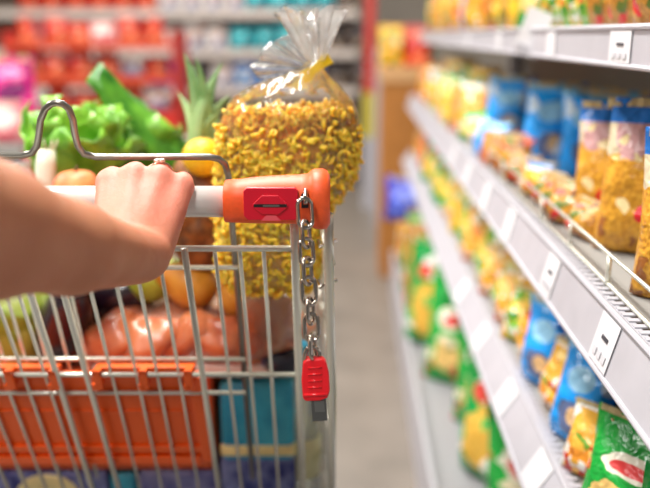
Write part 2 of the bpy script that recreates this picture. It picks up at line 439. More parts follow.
yel, yel2 = lin(240, 190, 60), lin(190, 120, 20)
WHT, REDC, GRN, BLU = lin(240, 238, 232), lin(216, 30, 40), lin(20, 140, 58), lin(26, 128, 206)
PM = {
 'blue':   pack_mat('blue_pack', lin(30, 156, 244), [('b', .9, 1.01, lin(120, 190, 235)), ('e', .5, .66, .26, .12, lin(150, 205, 240)), ('e', .55, .28, .26, .15, lin(96, 110, 150)), ('e', .6, .3, .14, .09, lin(220, 180, 130)), ('e', .86, .12, .12, .07, lin(220, 40, 70))], busy=(34, .16, lin(120, 190, 240), lin(16, 90, 180), lin(200, 220, 240))),
 'blue2':  pack_mat('deep_blue_pack', lin(22, 112, 204), [('e', .45, .7, .3, .1, WHT), ('e', .5, .35, .3, .17, lin(90, 170, 225)), ('e', .55, .33, .14, .1, lin(215, 190, 120))], busy=(34, .2, lin(90, 170, 230), lin(14, 70, 150), WHT)),
 'pasta':  pack_mat('yellow_pasta_pack', lin(232, 178, 60), [('w', .5, .35, .6, .36, yel, yel2, 150), ('b', .78, 1.01, lin(60, 120, 190)), ('b', .72, .78, WHT), ('e', .5, .3, .16, .1, REDC)], busy=(60, .12, WHT, lin(200, 120, 30), lin(180, 60, 40))),
 'clear':  pack_mat('clear_pasta_pack', lin(206, 190, 160), [('w', .5, .3, .8, .38, lin(228, 172, 62), lin(170, 106, 26), 170), ('e', .3, .78, .2, .16, lin(196, 150, 150)), ('b', .84, 1.01, lin(40, 110, 190)), ('e', .6, .27, .12, .06, REDC)], busy=(70, .10, lin(236, 214, 160), lin(150, 90, 40))),
 'amber':  pack_mat('amber_pasta_pack', lin(168, 112, 40), [('w', .5, .45, .7, .45, lin(214, 158, 60), lin(140, 80, 20), 130), ('e', .3, .7, .16, .07, lin(216, 70, 50))], busy=(60, .35, lin(226, 190, 110), lin(110, 62, 24), lin(90, 110, 40), lin(210, 50, 44), lin(190, 140, 60))),
 'green':  pack_mat('green_pack', lin(14, 148, 64), [('w', .5, .36, .34, .24, lin(244, 200, 90), lin(220, 160, 50), 120), ('e', .5, .74, .3, .1, WHT), ('e', .3, .7, .12, .07, lin(232, 80, 70))], busy=(30, .12, lin(10, 96, 44), lin(90, 190, 90), WHT)),
 'green2': pack_mat('bright_green_pack', lin(30, 160, 62), [('e', .5, .6, .3, .1, lin(240, 232, 214)), ('e', .5, .58, .22, .05, lin(226, 70, 70)), ('e', .5, .28, .3, .14, lin(236, 196, 120))], busy=(34, .2, lin(10, 110, 44), lin(236, 226, 190), lin(210, 70, 50))),
 'lime':   pack_mat('lime_noodle_pack', lin(112, 172, 44), [('e', .5, .55, .34, .2, lin(240, 196, 90)), ('b', .9, 1.01, lin(232, 220, 150))], busy=(85, .5, lin(240, 214, 110), lin(206, 54, 40), lin(50, 120, 36), WHT, lin(236, 170, 60), lin(70, 140, 46))),
 'gold':   pack_mat('golden_noodle_pack', lin(228, 170, 62), [('e', .5, .4, .36, .22, lin(236, 150, 50)), ('b', .9, 1.01, WHT)], busy=(85, .5, lin(250, 214, 120), lin(190, 100, 40), lin(110, 150, 50), WHT, lin(200, 50, 40), lin(240, 180, 70))),
 'yellow': pack_mat('yellow_pack', lin(240, 190, 50), [('e', .5, .5, .34, .22, lin(222, 150, 40)), ('e', .5, .76, .3, .08, lin(40, 140, 70))], busy=(40, .3, lin(220, 150, 30), lin(250, 226, 150), lin(80, 130, 50))),
 'red':    pack_mat('red_pack', lin(176, 10, 8), [('e', .5, .55, .3, .14, lin(196, 40, 18)), ('e', .5, .25, .34, .1, lin(190, 20, 18)), ('e', .5, .8, .24, .06, lin(235, 150, 110))], busy=(20, .3, lin(236, 80, 30), lin(160, 10, 10), lin(240, 130, 90))),
 'violet': pack_mat('violet_pack', lin(44, 50, 178), [('e', .5, .6, .3, .16, lin(110, 130, 225)), ('e', .5, .3, .25, .1, lin(46, 48, 150))], busy=(30, .3, lin(110, 130, 230), lin(40, 40, 140))),
 'magenta':pack_mat('magenta_pack', lin(214, 30, 120), [('e', .5, .5, .34, .2, lin(110, 20, 90)), ('e', .5, .8, .3, .06, lin(240, 140, 190))], busy=(18, .3, lin(110, 10, 90), lin(240, 60, 150))),
 'pink':   pack_mat('pale_pink_pack', lin(236, 178, 172), [('e', .5, .55, .34, .18, lin(244, 214, 206)), ('e', .5, .22, .3, .09, lin(214, 70, 100))], busy=(18, .25, lin(240, 220, 210), lin(220, 120, 130))),
 'teal':   pack_mat('teal_pack', lin(24, 160, 172), [('e', .5, .6, .3, .2, lin(110, 220, 225)), ('b', .0, .2, lin(20, 90, 110))], busy=(18, .3, lin(70, 210, 220), lin(10, 90, 110))),
 'white':  pack_mat('white_pack', lin(232, 224, 218), [('e', .5, .55, .34, .14, lin(200, 196, 200)), ('b', .02, .16, lin(180, 170, 168))], busy=(20, .4, lin(150, 140, 150), lin(210, 170, 150), lin(120, 130, 170))),
 'dark':   pack_mat('dark_pack', lin(52, 44, 46), [('e', .5, .55, .3, .12, lin(120, 90, 70))], busy=(20, .4, lin(110, 80, 60), lin(30, 30, 40), lin(150, 130, 110))),
}
LOOK = {'blue': ('noodle_bag', 'sky blue bag with pale badge', 'bag'), 'blue2': ('noodle_bag', 'deep blue bag with white badge', 'bag'),
 'pasta': ('pasta_bag', 'yellow pasta bag with blue header', 'bag'), 'clear': ('pasta_bag', 'clear pasta bag with blue header', 'bag'),
 'amber': ('pasta_bag', 'amber pasta bag with white badge', 'bag'), 'green': ('rice_bag', 'green bag with yellow window', 'bag'),
 'green2': ('rice_bag', 'bright green bag with cream badge', 'bag'), 'lime': ('snack_pouch', 'lime pouch with yellow and red print', 'pouch'),
 'gold': ('snack_pouch', 'golden pouch with red and green print', 'pouch'), 'yellow': ('snack_pouch', 'yellow pouch with green badge', 'pouch'),
 'red': ('red_packet', 'red packet', 'packet'), 'violet': ('violet_bag', 'violet bag', 'bag'), 'magenta': ('magenta_bag', 'magenta bag', 'bag'),
 'pink': ('pink_bag', 'pale pink bag', 'bag'), 'teal': ('teal_pouch', 'teal pouch', 'pouch'), 'white': ('white_packet', 'white packet', 'packet'), 'dark': ('dark_packet', 'dark packet', 'packet')}
CACHE = {}
def pouch(kind, w, h, t, loc, rz, where, group, tilt=0, detail=True, seed=0, roll=0):
    key = (kind, round(w, 2), round(h, 2), round(t, 2), seed % 4)
    if key not in CACHE:
        body = pouch_mesh('body', w, h, t, seed * 13 + len(CACHE), PM[kind])
        CACHE[key] = (body, seal_mesh(w, h, t, M_SEAL))
    body, seal = CACHE[key]
    nm, look, cat = LOOK[kind]
    if detail:
        r = empty(nm, loc, rz); mesh_obj('body', body, r); mesh_obj('seal', seal, r)
    else:
        r = mesh_obj(nm, body); r.location = loc; r.rotation_euler = (0, 0, rz)
    r.rotation_euler = (tilt, roll, rz)
    tag(r, f'{look}, {where}', cat, group)
    return r
COUNT = {}
def on_shelf(kind, shelf, row, z, x, y, w, h, t, rz=-1.1, tilt=-.1, seed=0, detail=True):
    k = (kind, shelf, row); i = COUNT.get(k, 0); COUNT[k] = i + 1
    return pouch(kind, w, h, t, (x, y, z), rz, f'{ORD[i]} of its kind, {shelf} shelf {row} row', f'bags on the {shelf} shelf', tilt, detail, seed)

rs = random.Random(21)
# top shelf: pasta bags whose lower halves show
far_mix = ['yellow', 'gold', 'amber', 'yellow', 'lime', 'pasta']
y = .55; i = 0
top_seq = ['amber', 'pasta', 'amber', 'amber', 'amber', 'amber', 'lime', 'lime', 'lime', 'green2', 'yellow', 'amber', 'yellow', 'amber', 'pasta', 'gold', 'yellow', 'amber', 'blue2', 'pasta', 'gold', 'amber']
while y < 3.5:
    k = top_seq[i] if i < len(top_seq) else far_mix[i % 6]
    w = rs.uniform(.095, .125); on_shelf(k, 'top', 'front', 1.187, .345, y + w / 2, w, .19, .06, -1.15 + rs.uniform(-.2, .2), -.05, i, y < 1.6); y += w * .95; i += 1
# middle shelf, front row: low heap of small pasta bags behind the guard, one tall clear bag near the camera
y = 1.0; i = 0
mid_seq = ['amber', 'amber', 'amber', 'amber', 'pasta', 'amber', 'amber', 'amber', 'amber', 'amber', 'blue', 'blue', 'gold', 'green2', 'gold', 'amber', 'green2', 'yellow', 'gold', 'green2', 'yellow']
while y < 3.5:
    k = mid_seq[i] if i < len(mid_seq) else far_mix[i % 6]
    w, h, t = rs.uniform(.06, .075), rs.uniform(.045, .06), .04
    if y > 1.45: h += .015; w += .02
    if y > 2.0: h += .06; w += .02
    on_shelf(k, 'middle', 'front', .9215, .30, y + w / 2, w, h, t, -.9 + rs.uniform(-.5, .4), -.2 + rs.uniform(-.25, .1), i, y < 1.6); y += w * .96; i += 1
for i, (px, xx, k, w, h, rz) in enumerate(((690, .33, 'clear', .1, .17, -.5), (640, .345, 'clear', .1, .185, -.45), (606, .345, 'clear', .09, .17, -.6), (655, .45, 'blue2', .11, .16, -.5), (615, .45, 'blue', .105, .165, -.5), (588, .43, 'blue', .10, .165, -.4), (550, .385, 'blue', .112, .168, -.3), (507, .375, 'blue', .11, .16, -.35),
        (482, .40, 'yellow', .11, .16, -.6), (468, .40, 'green2', .11, .15, -.6), (460, .40, 'yellow', .12, .17, -.6), (453, .40, 'gold', .12, .17, -.6))):
    on_shelf(k, 'middle', 'back', .9215, xx, railY(px, xx, 1.0), w, h, .06, rz, -.08, i, True)
# lower shelf
LB0, LB1, LC0, LC1 = railY(566, .3, .75), railY(540, .3, .75), railY(606, .3, .75), railY(584, .3, .75)
y = .5; i = 0
low_seq = ['gold', 'green', 'green2', 'gold', 'lime', 'gold', 'lime', 'gold', 'lime', 'gold', 'lime', 'gold', 'lime', 'lime', 'gold', 'lime', 'lime', 'yellow', 'lime', 'gold', 'lime', 'green', 'green', 'green2', 'green', 'green', 'yellow', 'gold', 'red', 'yellow']
while y < 3.5:
    k = low_seq[i] if i < len(low_seq) else far_mix[i % 6]
    w = rs.uniform(.08, .1); h = rs.uniform(.115, .14) if y > 1.5 else rs.uniform(.085, .11)
    if k in ('green', 'green2'): w += .03; h += .03
    if LB0 < y < LB1 or LC0 < y < LC1: k = ('blue', 'gold')[i % 2]; h = .13
    on_shelf(k, 'lower', 'front', .67, .290, y + w / 2, w, h, .05, -.85 + rs.uniform(-.5, .4), -.22 + rs.uniform(-.25, .1), i, y < 1.8); y += w * .93; i += 1
y = .62; i = 0
low_back = ['red', 'blue2', 'blue', 'gold', 'blue2', 'blue', 'gold', 'blue', 'blue2', 'lime', 'gold', 'lime', 'gold', 'lime', 'green', 'green', 'green2', 'green', 'yellow', 'gold']
while y < 3.5:
    k = low_back[i] if i < len(low_back) else far_mix[i % 6]
    w = rs.uniform(.1, .125); on_shelf(k, 'lower', 'back', .67, .375, y + w / 2, w, rs.uniform(.15, .17), .06, -.7 + rs.uniform(-.3, .3), -.12, i, y < 1.6); y += w * .92; i += 1
# base shelf: big green bags
for i, (xx, yy, k, w, h, rz) in enumerate(((.36, 1.42, 'green2', .22, .3, -.6), (.33, 1.66, 'green', .22, .30, -.9), (.36, 1.92, 'green2', .22, .33, -.6), (.31, 2.2, 'green2', .22, .34, -.5),
        (.27, 2.5, 'green', .22, .36, -.5), (.27, 2.78, 'amber', .2, .34, -.6), (.275, 3.02, 'green2', .21, .33, -.7), (.28, 3.42, 'gold', .22, .3, -.7))):
    on_shelf(k, 'base', 'front', .18, xx, yy, w, h, .1, rz, -.1, i, True)
for i, yy in enumerate((1.3, 1.56, 1.82, 2.08, 2.34, 2.6, 2.86, 3.12, 3.38)):
    on_shelf(('green', 'yellow', 'green2', 'gold', 'green', 'green2', 'yellow', 'green', 'green2')[i], 'base', 'back', .18, .54, yy, .22, .36, .09, -.8 + rs.uniform(-.2, .2), -.08, i, False)
pouch('violet', .19, .18, .12, (.215, 3.2, .44), -.3, 'lying on the gold bag at the far end of the base shelf', 'bags on the base shelf', -.2, True, 3)

# ------------------------------------------------------------------ shopping cart
CC = Vector((-.26, 1.12, 0))
cart = tag(empty('shopping_cart', W(CC), YAW), 'wire supermarket trolley with white grip bar, orange end cap and hanging chain lock', 'shopping cart')
def cb(mb, name, m, parent=None, **k):
    return mb.build(name, m, parent or cart, CC, **k)
def gate_y(z): return .761 + .457 * (.928 - z)
def seat_y(z): return .816 + .377 * (.928 - z)
def on_plane(px, py, fy):
    lo, hi = .4, 2.5
    for _ in range(50):
        mid = (lo + hi) / 2; p = K(px, py, mid)
        if p.y < fy(p.z): lo = mid
        else: hi = mid
    return K(px, py, mid)
HB = K(150, 201.5, .722)               # bar axis height and distance
hx = lambda px: (px - 325) / F * .722
b = MB(); rr_ = .0142
b.tube([(hx(-170), HB.y, HB.z), (hx(232), HB.y, HB.z)], rr_, 32); cb(b, 'handle_bar', M_WHITEBAR)
# orange end cap: lofted rounded sections along the bar
def loft(mb, secs, n=28, p=2.6):
    """secs: (x, cy, cz, ry, rz)"""
    vs_ = []
    for x, cy, cz, ry, rz in secs:
        for k in range(n):
            a = 2 * math.pi * k / n; c_, s_ = math.cos(a), math.sin(a)
            vs_.append((x, cy + ry * math.copysign(abs(c_) ** (2 / p), c_), cz + rz * math.copysign(abs(s_) ** (2 / p), s_)))
    fs = []
    for i in range(len(secs) - 1):
        for k in range(n):
            l = (k + 1) % n; fs.append((i*n+k, (i+1)*n+k, (i+1)*n+l, i*n+l))
    fs.append(tuple(range(n))); fs.append(tuple((len(secs)-1)*n + k for k in range(n-1, -1, -1)))
    mb.add(vs_, fs)
px2 = .722 / F                          # metres per pixel at the bar
hz = lambda py: HB.z - (py - 201.5) * px2
b = MB()
secs = []
for px, y0, y1, ry in ((225, 182, 221, .0175), (226, 180.5, 222, .019), (240, 179.5, 222.5, .0195), (255, 177.5, 223, .0205), (275, 176, 223, .021), (300, 175, 223.5, .0215), (308, 174, 224, .022),
                       (311, 171, 226, .0235), (314, 169.5, 228, .025), (322, 169, 229, .0255), (327, 171, 228, .0245), (330, 176, 224, .021)):
    secs.append((hx(px), HB.y + .001, (hz(y0) + hz(y1)) / 2, ry, (hz(y0) - hz(y1)) / 2))
loft(b, secs)
cap = cb(b, 'handle_cap', M_ORANGE)
fy = HB.y - .0205                       # front of the cap
def fp(px, py, o=0): return Vector((hx(px), fy - o, hz(py)))
# tilt of the lock plate follows the front of the cap; it is seen from slightly above
def prism(mb, pts, o0, o1):
    a = [fp(x, y, o0) for x, y in pts]; c = [fp(x, y, o1) for x, y in pts]; n = len(pts)
    mb.add(a + c, [tuple(range(n - 1, -1, -1)), tuple(range(n, 2 * n))] + [(i, (i+1) % n, n + (i+1) % n, n + i) for i in range(n)])
dy = -4                                  # the front sits nearer, so it shows a little lower
b = MB(); prism(b, [(246, 190+dy), (249, 187+dy), (296, 187+dy), (299, 190+dy), (299, 216+dy), (296, 219+dy), (250, 219+dy), (246, 215+dy)], -.004, .0022)
lock = cb(b, 'lock_plate', M_RED, cap, bevel=.0008)
b = MB(); prism(b, [(255, 203+dy), (264, 194+dy), (280, 194+dy), (289, 203+dy), (289, 206+dy), (280, 213+dy), (264, 213+dy), (255, 206+dy)], .001, .0040)
cb(b, 'lock_boss', M_RED, cap, bevel=.0008)
b = MB(); prism(b, [(256, 202.5+dy), (288, 202.5+dy), (288, 205.5+dy), (256, 205.5+dy)], .002, .0043); cb(b, 'coin_slot', M_DARK, cap, smooth=False)
b = MB(); prism(b, [(265, 203+dy), (281, 203+dy), (281, 205+dy), (265, 205+dy)], .003, .0050); cb(b, 'slot_tongue', M_CHROME, cap, smooth=False)
b = MB(); prism(b, [(263, 219+dy), (268, 214+dy), (277, 214+dy), (282, 219+dy)], .001, .0032); cb(b, 'key_notch', mat('pale_red_edge', lin(240, 92, 104), .4), cap, smooth=False)
b = MB(); prism(b, [(302, 194+dy), (305, 191+dy), (309, 194+dy), (309, 207+dy), (302, 207+dy)], -.006, .0012); cb(b, 'chain_slot', M_DARK, cap, smooth=False)
# chain
def link(center, axis, wide, L, Wd, r, name='chain_link', par=None):
    axis = Vector(axis).normalized(); wide = (Vector(wide) - axis * Vector(wide).dot(axis)).normalized()
    pts = []; st = L / 2 - Wd / 2
    for k in range(9):
        a = math.pi * k / 8; pts.append(center + axis * (st + Wd/2 * math.sin(a)) + wide * (Wd/2 * math.cos(a)))
    for k in range(9):
        a = math.pi + math.pi * k / 8; pts.append(center + axis * (-st + Wd/2 * math.sin(a)) + wide * (Wd/2 * math.cos(a)))
    q = MB(); q.tube(pts, r, 10, closed=True); return cb(q, name, M_CHROME, cap)
CD = .690
def cp(px, py): return K(px, py, CD)
b = MB(); b.tube([K(305.5, 189, .708), K(305.5, 190, .697), K(305.5, 197, .692), K(305.5, 204, .690)], .0021, 8); cb(b, 'chain_staple', M_CHROME, cap)
ch = [(305, 213, 1, 30), (306, 234, 0, 27), (306.5, 252, 1, 27), (307.5, 271, 0, 27), (309, 291, 1, 28), (310.5, 311, 0, 26), (311.5, 327, 1, 27), (313, 347, 0, 26)]
for x, y, f, L in ch:
    ang = R.uniform(-.25, .25) + (.25 if f else 1.25)
    wide = Vector((math.cos(ang), math.sin(ang), 0))
    link(cp(x, y), (cp(x, y) - cp(x - 1.2, y - 20)), wide, L * CD / F, 14 * CD / F  , .0019)
link(cp(312, 355), (0.1, 0, 1), (1, .2, 0), 17 * CD / F, 14 * CD / F, .002)
# red key plug
b = MB()
def kp(x, y, o): p = cp(x, y); return Vector((p.x, p.y + o, p.z))
o0, o1 = -.0045, .0045
out = [(303, 361), (307, 357.5), (322, 357), (326, 360), (329, 371), (330, 388), (328, 396), (320, 399), (306, 399.5), (303, 397), (301.5, 378)]
a_ = [kp(x, y, o0) for x, y in out]; c_ = [kp(x, y, o1) for x, y in out]; n = len(out)
b.add(a_ + c_, [tuple(range(n)), tuple(range(2*n-1, n-1, -1))] + [(i, n + i, n + (i+1) % n, (i+1) % n) for i in range(n)])
plug = cb(b, 'key_plug', M_KEYRED, cap, bevel=.0016)
for k in range(4):
    y = 366 + k * 6.5
    b = MB(); b.tube([kp(308, y, -.0048), kp(322, y - .8, -.0048)], .00085, 8); cb(b, 'grip_rib', M_KEYRED, cap)
b = MB(); b.tube([kp(304, 393, -.0048), kp(328, 392, -.0048)], .0014, 8); cb(b, 'grip_rib', M_KEYRED, cap)
b = MB(); q = [(311, 396), (326, 396), (327.5, 420), (312.5, 421)]
a_ = [kp(x, y, -.0015) for x, y in q]; c_ = [kp(x, y, .0015) for x, y in q]
b.add(a_ + c_, [(0,1,2,3), (7,6,5,4)] + [(i, 4 + i, 4 + (i+1) % 4, (i+1) % 4) for i in range(4)]); cb(b, 'key_tongue', M_GREYSTEEL, cap, bevel=.0004)
b = MB(); q = [(314, 400), (324, 400), (325, 411), (315, 411)]
a_ = [kp(x, y, -.0019) for x, y in q]; c_ = [kp(x, y, -.001) for x, y in q]
b.add(a_ + c_, [(0,1,2,3), (7,6,5,4)] + [(i, 4 + i, 4 + (i+1) % 4, (i+1) % 4) for i in range(4)]); cb(b, 'key_stamp', mat('light_key_steel', lin(150, 150, 146), .3, .9), cap, smooth=False)

# gate of the basket
def barline(cx, fy_, z0, z1): return [(cx, fy_(z0), z0), (cx, fy_(z1), z1)]
zt247 = on_plane(240, 248.5, gate_y).z; z374 = on_plane(200, 374.5, gate_y).z
def gx(px, py=374.5):
    return on_plane(px, py, gate_y).x
XL = -.56
b = MB()
b.tube([(XL, gate_y(zt247), zt247), (gx(296, 248), gate_y(zt247), zt247)], .0031, 10)
b.tube([(XL, gate_y(z374), z374), (gx(297), gate_y(z374), z374)], .0028, 10)
cb(b, 'gate_rail', M_WIRE)
for px in (-110, -88, -66, -44, -22, 0, 21, 43, 110, 135, 156, 178, 228, 250, 271):
    b = MB(); x = gx(px); b.tube([(x, gate_y(zt247) + .005, zt247 + .001), (x, gate_y(.52) + .005, .52)], .0020, 8); cb(b, 'gate_bar', M_WIRE)
for px in (58, 88, 203):
    b = MB(); x = gx(px); b.tube([(x, gate_y(zt247) - .004, zt247 + .001), (x, gate_y(.52) - .004, .52)], .0034, 10); cb(b, 'gate_bar', M_WIRE)
x = gx(299)
b = MB(); b.tube([(x, gate_y(1.02), 1.02), (x, gate_y(.52), .52)], .0044, 12); cb(b, 'gate_post', M_WIRE)
# folded child seat frame behind the gate
D = lambda px, py: on_plane(px, py, seat_y)
top = [(-180, 152), (-90, 153), (-20, 154.5), (22, 155.5), (32, 153), (37, 146), (39, 134), (40.5, 120), (45, 109), (51, 104), (57, 102.5), (63, 104), (69, 109), (73, 120), (75, 134), (78, 146), (84, 154), (96, 157), (150, 157), (210, 157), (219, 159), (225, 164), (228, 174), (229, 184)]
b = MB(); pts = [D(*p) for p in top]
xe = pts[-1].x
pts.append(Vector((xe, seat_y(.62), .62)))
b.tube(pts, .0033, 12); cb(b, 'child_seat_frame', M_SEATWIRE)
zz = [D(150, 266).z, D(150, 357).z]
for z in zz:
    b = MB(); b.tube([(XL, seat_y(z) - .006, z), (xe + .004, seat_y(z) - .006, z)], .0026, 10); cb(b, 'child_seat_rail', M_WIRE)
for px in (-20, 3, 25, 46, 67, 86):
    x = D(px, 357).x; b = MB(); b.tube([(x, seat_y(zz[0]) , zz[0]), (x, seat_y(.62), .62)], .0019, 8); cb(b, 'child_seat_bar', M_WIRE)
b = MB(); zg = on_plane(150, 395, gate_y).z; b.tube([(XL, gate_y(zg) + .006, zg), (on_plane(245, 395, gate_y).x, gate_y(zg) + .006, zg)], .0026, 10); cb(b, 'gate_rail', M_WIRE)
# orange seat flap
def slope_box(mb, px0, px1, py0, py1, o0, o1, fy_=gate_y):
    a = on_plane(px0, py0, fy_); c = on_plane(px1, py1, fy_); e = on_plane(px1, py0, fy_)
    x0, x1 = a.x, e.x
    vs_ = []
    for o in (o0, o1):
        for x, z in ((x0, a.z), (x1, a.z), (x1, c.z), (x0, c.z)): vs_.append((x, fy_(z) + o, z))
    mb.add(vs_, [(0,1,2,3), (7,6,5,4), (0,4,5,1), (1,5,6,2), (2,6,7,3), (3,7,4,0)])
b = MB(); slope_box(b, -190, 200, 376, 464, .010, .016)
flap = cb(b, 'seat_flap', M_FLAP, smooth=True, bevel=.002)
b = MB(); slope_box(b, -190, 200, 449, 455, .006, .012); slope_box(b, -190, 200, 459, 466, .004, .012); slope_box(b, 188, 200, 380, 464, .005, .012)
slope_box(b, -190, 190, 414, 416, .008, .012); cb(b, 'stiffening_rib', M_FLAP, flap, bevel=.001)
for x0, x1, tabs in ((93, 193, (97, 143, 188)), (-45, 57, (-40, 9, 53))):
    b = MB(); slope_box(b, x0, x1, 369, 374, .004, .016)
    for tx in tabs: slope_box(b, tx - 4, tx + 4, 369, 387, -.008, -.0035); slope_box(b, tx - 4, tx + 4, 369, 373, -.008, .006); slope_box(b, tx - 4, tx + 4, 382, 388, -.008, .012)
    cb(b, 'hinge_clip', M_FLAP, flap, bevel=.0012)
# basket: bottom, front and both sides, tapering towards the front
zb, zt = .50, .965
YF = 1.72
def side(mb, xb0, xt0, xb1, xt1, y0b, y0t):
    for k in range(17):
        f = k / 16
        mb.tube([(xb0 + (xb1 - xb0) * f, y0b + (YF - .1 - y0b) * f, zb), (xt0 + (xt1 - xt0) * f, y0t + (YF - y0t) * f, zt)], .002, 6)
    for j in range(5):
        g = j / 4; 
        p0 = (xb0 + (xt0 - xb0) * g, y0b + (y0t - y0b) * g, zb + (zt - zb) * g); p1 = (xb1 + (xt1 - xb1) * g, YF - .1 + .1 * g, zb + (zt - zb) * g)
        mb.tube([p0, p1], .0044 if j == 4 else .0027, 8)
b = MB(); side(b, .004, .006, -.06, -.045, .96, .745); cb(b, 'basket_side', M_WIRE)
b = MB(); side(b, -.535, -.545, -.47, -.485, .96, .745); cb(b, 'basket_side', M_WIRE)
b = MB(); b.tube([(.003, .716, 1.02), (.004, .735, .97), (.0075, .80, .80), (.009, .93, .50)], .0048, 12); cb(b, 'side_post', M_WIRE)
b = MB(); b.tube([(-.543, .716, 1.02), (-.543, .735, .97), (-.543, .80, .80), (-.543, .93, .50)], .0048, 12); cb(b, 'side_post', M_WIRE)
for py in (243, 283):
    p = K(324, py, .80); b = MB(); b.tube([(p.x + .012, p.y + .01, p.z), (p.x + .004, p.y - .008, p.z + .003), (p.x - .004, p.y - .008, p.z - .002), (p.x - .006, p.y + .002, p.z + .002)], .002, 8); cb(b, 'side_hook', M_CHROME)
b = MB()
for k in range(15):
    f = k / 14; b.tube([(-.535 + .539 * f, .93, zb), (-.47 + .41 * f, YF - .1, zb)], .0022, 6)
for k in range(10):
    f = k / 9; b.tube([(-.535 + .065 * f, .93 + (YF - 1.03) * f, zb - .003), (.004 - .064 * f, .93 + (YF - 1.03) * f, zb - .003)], .0025, 6)
cb(b, 'basket_floor', M_WIRE)
b = MB()
for k in range(13):
    f = k / 12; b.tube([(-.47 + .41 * f, YF - .1, zb), (-.485 + .44 * f, YF, zt)], .0022, 6)
for j in range(5):
    g = j / 4; b.tube([(-.47 - .015 * g, YF - .1 + .1 * g, zb + (zt - zb) * g), (-.06 + .015 * g, YF - .1 + .1 * g, zb + (zt - zb) * g)], .0044 if j == 4 else .0027, 8)
cb(b, 'basket_front', M_WIRE)
for sx in (-.5, -.04):
    b = MB(); b.tube([(sx, .9, .5), (sx, .86, .2), (sx, .92, .15), (sx * .9 - .02, 1.6, .15)], .012, 12); cb(b, 'chassis_rail', M_WIRE)
for sx, sy in ((-.5, .88), (-.04, .88), (-.45, 1.55), (-.08, 1.55)):
    b = MB(); Mx = Matrix.Translation((sx, sy, .062)) @ Matrix.Rotation(math.pi / 2, 4, 'Y')
    b.lathe([(.03, -.014), (.062, -.013), (.062, .013), (.03, .014)], 28, Mx); b.tube([(sx - .016, sy, .062), (sx - .016, sy, .15)], .006, 8); b.tube([(sx + .016, sy, .062), (sx + .016, sy, .15)], .006, 8)
    cb(b, 'wheel', M_RUBBER)

# ------------------------------------------------------------------ arm and hand (one continuous skin)
def surface_nets(sdf, lo, hi, h):
    lo = np.array(lo); hi = np.array(hi)
    n = np.ceil((hi - lo) / h).astype(int) + 1
    ax = [lo[i] + h * np.arange(n[i]) for i in range(3)]
    X, Y, Z = np.meshgrid(*ax, indexing='ij')
    Dv = sdf(X, Y, Z)
    ins = Dv < 0
    c = np.zeros(tuple(n - 1), int)
    for dx in (0, 1):
        for dy_ in (0, 1):
            for dz in (0, 1):
                c += ins[dx:n[0]-1+dx, dy_:n[1]-1+dy_, dz:n[2]-1+dz]
    act = (c > 0) & (c < 8)
    idx = -np.ones(act.shape, int); cells = np.argwhere(act); idx[act] = np.arange(len(cells))
    acc = np.zeros((len(cells), 3)); cnt = np.zeros(len(cells))
    I = cells
    corners = [(a, b_, c2) for a in (0, 1) for b_ in (0, 1) for c2 in (0, 1)]
    for i, p in enumerate(corners):
        for q in corners[i+1:]:
            if sum(abs(p[k] - q[k]) for k in range(3)) != 1: continue
            v0 = Dv[I[:,0]+p[0], I[:,1]+p[1], I[:,2]+p[2]]; v1 = Dv[I[:,0]+q[0], I[:,1]+q[1], I[:,2]+q[2]]
            cr = (v0 < 0) != (v1 < 0)
            t = np.where(cr, v0 / np.where(cr, v0 - v1, 1), 0)
            pos = np.array(p) + t[:, None] * (np.array(q) - np.array(p))
            acc[cr] += pos[cr]; cnt[cr] += 1
    verts = lo + h * (cells + acc / cnt[:, None])
    faces = []
    for a in range(3):
        b_, c2 = (a + 1) % 3, (a + 2) % 3
        sl0 = [slice(None)] * 3; sl1 = [slice(None)] * 3
        sl0[a] = slice(0, n[a] - 1); sl1[a] = slice(1, n[a])
        s0 = ins[tuple(sl0)]; s1 = ins[tuple(sl1)]
        e = np.argwhere(s0 != s1)
        e = e[(e[:, b_] > 0) & (e[:, c2] > 0) & (e[:, b_] < n[b_] - 1) & (e[:, c2] < n[c2] - 1)]
        flip = s0[e[:,0], e[:,1], e[:,2]]
        ub = np.zeros(3, int); ub[b_] = 1; uc = np.zeros(3, int); uc[c2] = 1
        g = lambda m_: idx[m_[:,0], m_[:,1], m_[:,2]]
        q = np.stack([g(e - ub - uc), g(e - uc), g(e), g(e - ub)], 1)
        q[~flip] = q[~flip][:, ::-1]
        faces.append(q)
    return verts, np.concatenate(faces)
def rcone(X, Y, Z, a, b_, ra, rb):
    a = np.array(a); b_ = np.array(b_); ab = b_ - a; l2 = (ab ** 2).sum()
    t = np.clip(((X - a[0]) * ab[0] + (Y - a[1]) * ab[1] + (Z - a[2]) * ab[2]) / l2, 0, 1)
    return np.sqrt((X - a[0] - t * ab[0]) ** 2 + (Y - a[1] - t * ab[1]) ** 2 + (Z - a[2] - t * ab[2]) ** 2) - (ra + (rb - ra) * t)
def smin(a, b_, k):
    h = np.clip(.5 + .5 * (b_ - a) / k, 0, 1); return b_ * (1 - h) + a * h - k * h * (1 - h)
mcp = [K(111, 183, .700), K(134, 178, .699), K(159, 179, .701), K(181, 187, .706)]
pip = [K(113, 178, .745), K(135.5, 173, .748), K(162, 173, .747), K(183, 182, .742)]
dip = [K(114, 205, .757), K(136, 204, .760), K(161, 204, .758), K(177, 206, .752)]
tip = [K(115, 223, .742), K(136, 224, .743), K(160, 224, .742), K(172, 222, .741)]
carp = [K(113, 238, .664), K(125, 238, .661), K(139, 242, .663), K(154, 249, .667)]
rm = [.0128, .0128, .0122, .0112]
